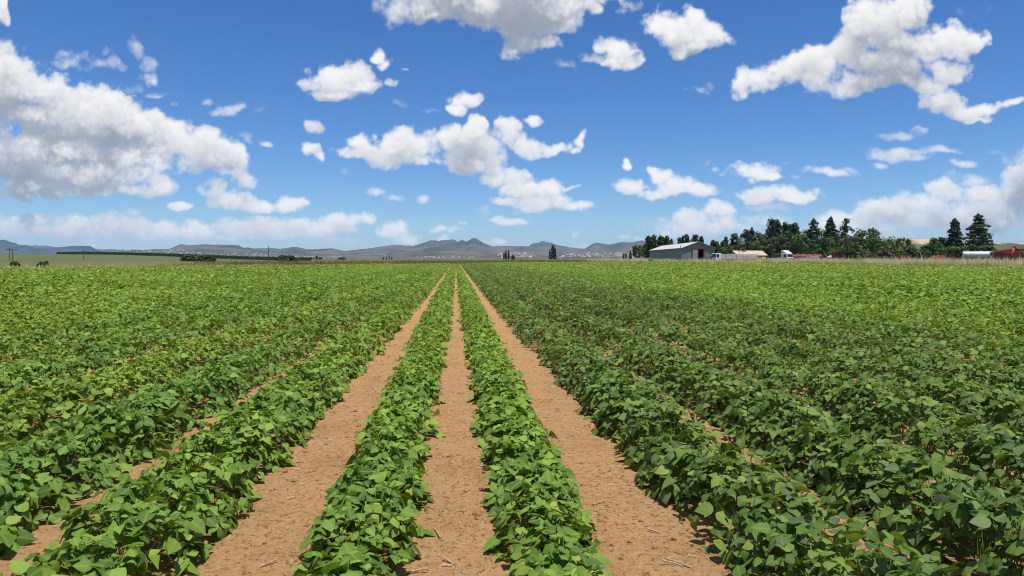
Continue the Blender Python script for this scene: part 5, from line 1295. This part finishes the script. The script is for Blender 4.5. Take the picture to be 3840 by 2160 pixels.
for x in (-1.5, 1.5): wheel(t, x, -.75, .45, .22); wheel(t, x, .75, .45, .22)
t = place('drum', 2909, 192, 0, 'blue oil drum beside the dark red wagon', 'drum')
MB().lathe((0, 0, 0), (0, 0, 1), [(0, .27), (.02, .29), (.3, .285), (.32, .30), (.36, .30), (.38, .285), (.62, .285), (.64, .30), (.68, .30), (.7, .285), (.98, .29), (1.0, .27)], 18).build('shell', P_BLUE, t, True)
t = place('scrap_part', 2602, 206, R(20), 'rusty scrap axle with two wheels before the barn door', 'scrap')
MB().tube((-.6, 0, .5), (.6, 0, .5), .07, seg=8).build('axle', P_RUST, t); 
for x in (-.5, .5): MB().lathe((x-.06, 0, .5), (1, 0, 0), [(0, .3), (.02, .48), (.10, .48), (.12, .3)], 16).build('disc', P_DKRUST, t, True)
t = place('plough', 2573, 206, R(15), 'small dark plough lying before the barn gable', 'plough')
MB().tube((-.7, 0, 1.0), (.7, .1, .85), .05, seg=6).build('beam', P_DKRUST, t)
for x in (-.45, .0, .45): MB().add([(x, 0, .95), (x+.06, 0, .95), (x+.22, .05, .05), (x+.02, -.05, .25), (x, .03, .95), (x+.06, .03, .95), (x+.22, .08, .05), (x+.02, -.02, .25)], [(0, 1, 2, 3), (7, 6, 5, 4), (0, 4, 5, 1), (1, 5, 6, 2), (2, 6, 7, 3), (3, 7, 4, 0)]).build('share', P_DKRUST, t)
t = place('brick_heap', 2424, 208, 0, 'low reddish heap of rubble left of the green tank', 'rubble')
rs = np.random.RandomState(9); mb = MB()
for i in range(30): mb.box((rs.randn()*.45, rs.randn()*.4, .15+abs(rs.randn())*.32), (.3, .16, .14), rs.rand()*3, rs.randn()*.4)
mb.build('rubble', P_ORANGE, t)
# warning sign, gate
t = place('road_sign', 2165, 330, 0, 'red and white triangular warning sign beyond the field', 'sign')
ZS = hz(958, 330)
MB().tube((0, .04, 0), (0, .04, ZS+.3), .04, seg=6).build('post', P_GALV, t)
MB().add([(-.85, 0, ZS-.6), (.85, 0, ZS-.6), (0, 0, ZS+.85), (-.85, .03, ZS-.6), (.85, .03, ZS-.6), (0, .03, ZS+.85)], [(0, 1, 2), (5, 4, 3), (0, 3, 4, 1), (1, 4, 5, 2), (2, 5, 3, 0)]).build('plate', paint('sign red', (.55, .03, .03), .4, wear=.1), t)
MB().add([(-.48, -.006, ZS-.40), (.48, -.006, ZS-.40), (0, -.006, ZS+.42)], [(0, 1, 2)]).build('face', P_WHITE, t)
MB().box((0, -.012, ZS-.12), (.10, .004, .42)).build('mark', P_BLACK, t)
t = place('field_gate', 2255, 215, R(8), 'white tubular gate frame at the far corner of the field', 'gate')
for x in (-1.55, 1.55): MB().tube((x, 0, 0), (x*.96, 0, 1.45), .06, seg=7).build('post', P_WHITE, t)
for z in (.55, 1.0): MB().tube((-1.5, 0, z), (1.5, 0, z), .03, seg=6).build('rail', P_WHITE, t)
# ---- poles and wires ------------------------------------------------------------------------
def pole(px, depth, top, label, arm=0.0, r=.11, name='utility_pole', double=False):
    t = place(name, px, depth, R(8), label, 'pole', 'poles across the plain'); b_ = t.location[2]; H = hz(top, depth)-b_
    MB().tube((0, 0, -.1), (.03, 0, H), r, r*.72, 8).build('post', P_POLE, t)
    if arm:
        MB().box((0, -.10, H-.25), (arm, .10, .12)).build('crossarm', P_POLE, t)
        for f in (-.46, 0, .46): MB().lathe((f*arm, -.10, H-.19), (0, 0, 1), [(0, .02), (.06, .05), (.10, .03), (.14, .045), (.18, .02)], 8).build('insulator', P_GALV, t, True)
    return t, Vector((t.location[0], t.location[1], b_+H-.05))
tops = []
tops.append(pole(48, 178, 933, 'pair leg pole with a wide double crossarm at the left edge', 3.0, .12)[1])
pole(36, 182, 930, 'thinner pole just left of the double crossarm one', 1.6, .07)
tops.append(pole(314, 210, 938, 'pole with one crossarm on the left pasture', 1.7)[1])
tops.append(pole(474, 300, 954, 'shorter far pole with a crossarm on the left pasture', 1.8)[1])
tops.append(pole(572, 380, 954, 'distant pole with a crossarm left of the bush pair', 2.2)[1])
pole(462, 420, 925, 'thin lattice mast far off on the left', 0, .10, 'mast')
pole(1007, 250, 921, 'bare wooden pole standing alone left of the single bush', 0, .13)
pole(1954, 420, 924, 'tall pole with a crossarm between the poplar groups', 2.4, .16)
pole(2694, 255, 904, 'wooden pole beside the small pine right of the barn', 0, .12)
pole(868, 250, 974, 'short post in the grass right of the bush pair', 0, .09, 'fence_post')
m, n, b = material('wire'); n.put(b.inputs['Base Color'], (.30, .24, .22)); b.inputs['Roughness'].default_value = .4; M_WIRE = m
mb = MB()
for a, b_ in zip(tops, tops[1:]):
    pr = a
    for i in range(1, 11):
        q = a.lerp(b_, i/10); q.z -= .9*(1-(2*i/10-1)**2)*.6; mb.tube(pr, q, .012, seg=4, caps=False); pr = q
o = mb.build('overhead_wire', M_WIRE); tag(o, 'thin sagging wire strung between the crossarm poles on the left', 'wire')
# ---- wire fence of the yard ------------------------------------------------------------------
fe = empty('wire_fence', tuple(gp(3180, 128)), 0, 'sparse wire fence with thin posts along the grass verge', 'fence')
base = np.array(fe.location); prev = None; wires = MB()
for px, d in ((2980, 150), (3080, 140), (3150, 134), (3226, 128), (3292, 124), (3380, 120), (3465, 116), (3560, 112), (3660, 108), (3760, 104), (3860, 100)):
    q = gp(px, d)-base; MB().tube((q[0], q[1], 0), (q[0], q[1], 1.55), .045, seg=6).build('post', P_POLE if px != 3292 else P_GALV, fe)
    if prev is not None:
        for z in (.6, 1.0, 1.4): wires.tube((prev[0], prev[1], z), (q[0], q[1], z), .005, seg=3, caps=False)
    prev = q
wires.build('wires', M_WIRE, fe)
print('done', round(time.time()-T0, 1))
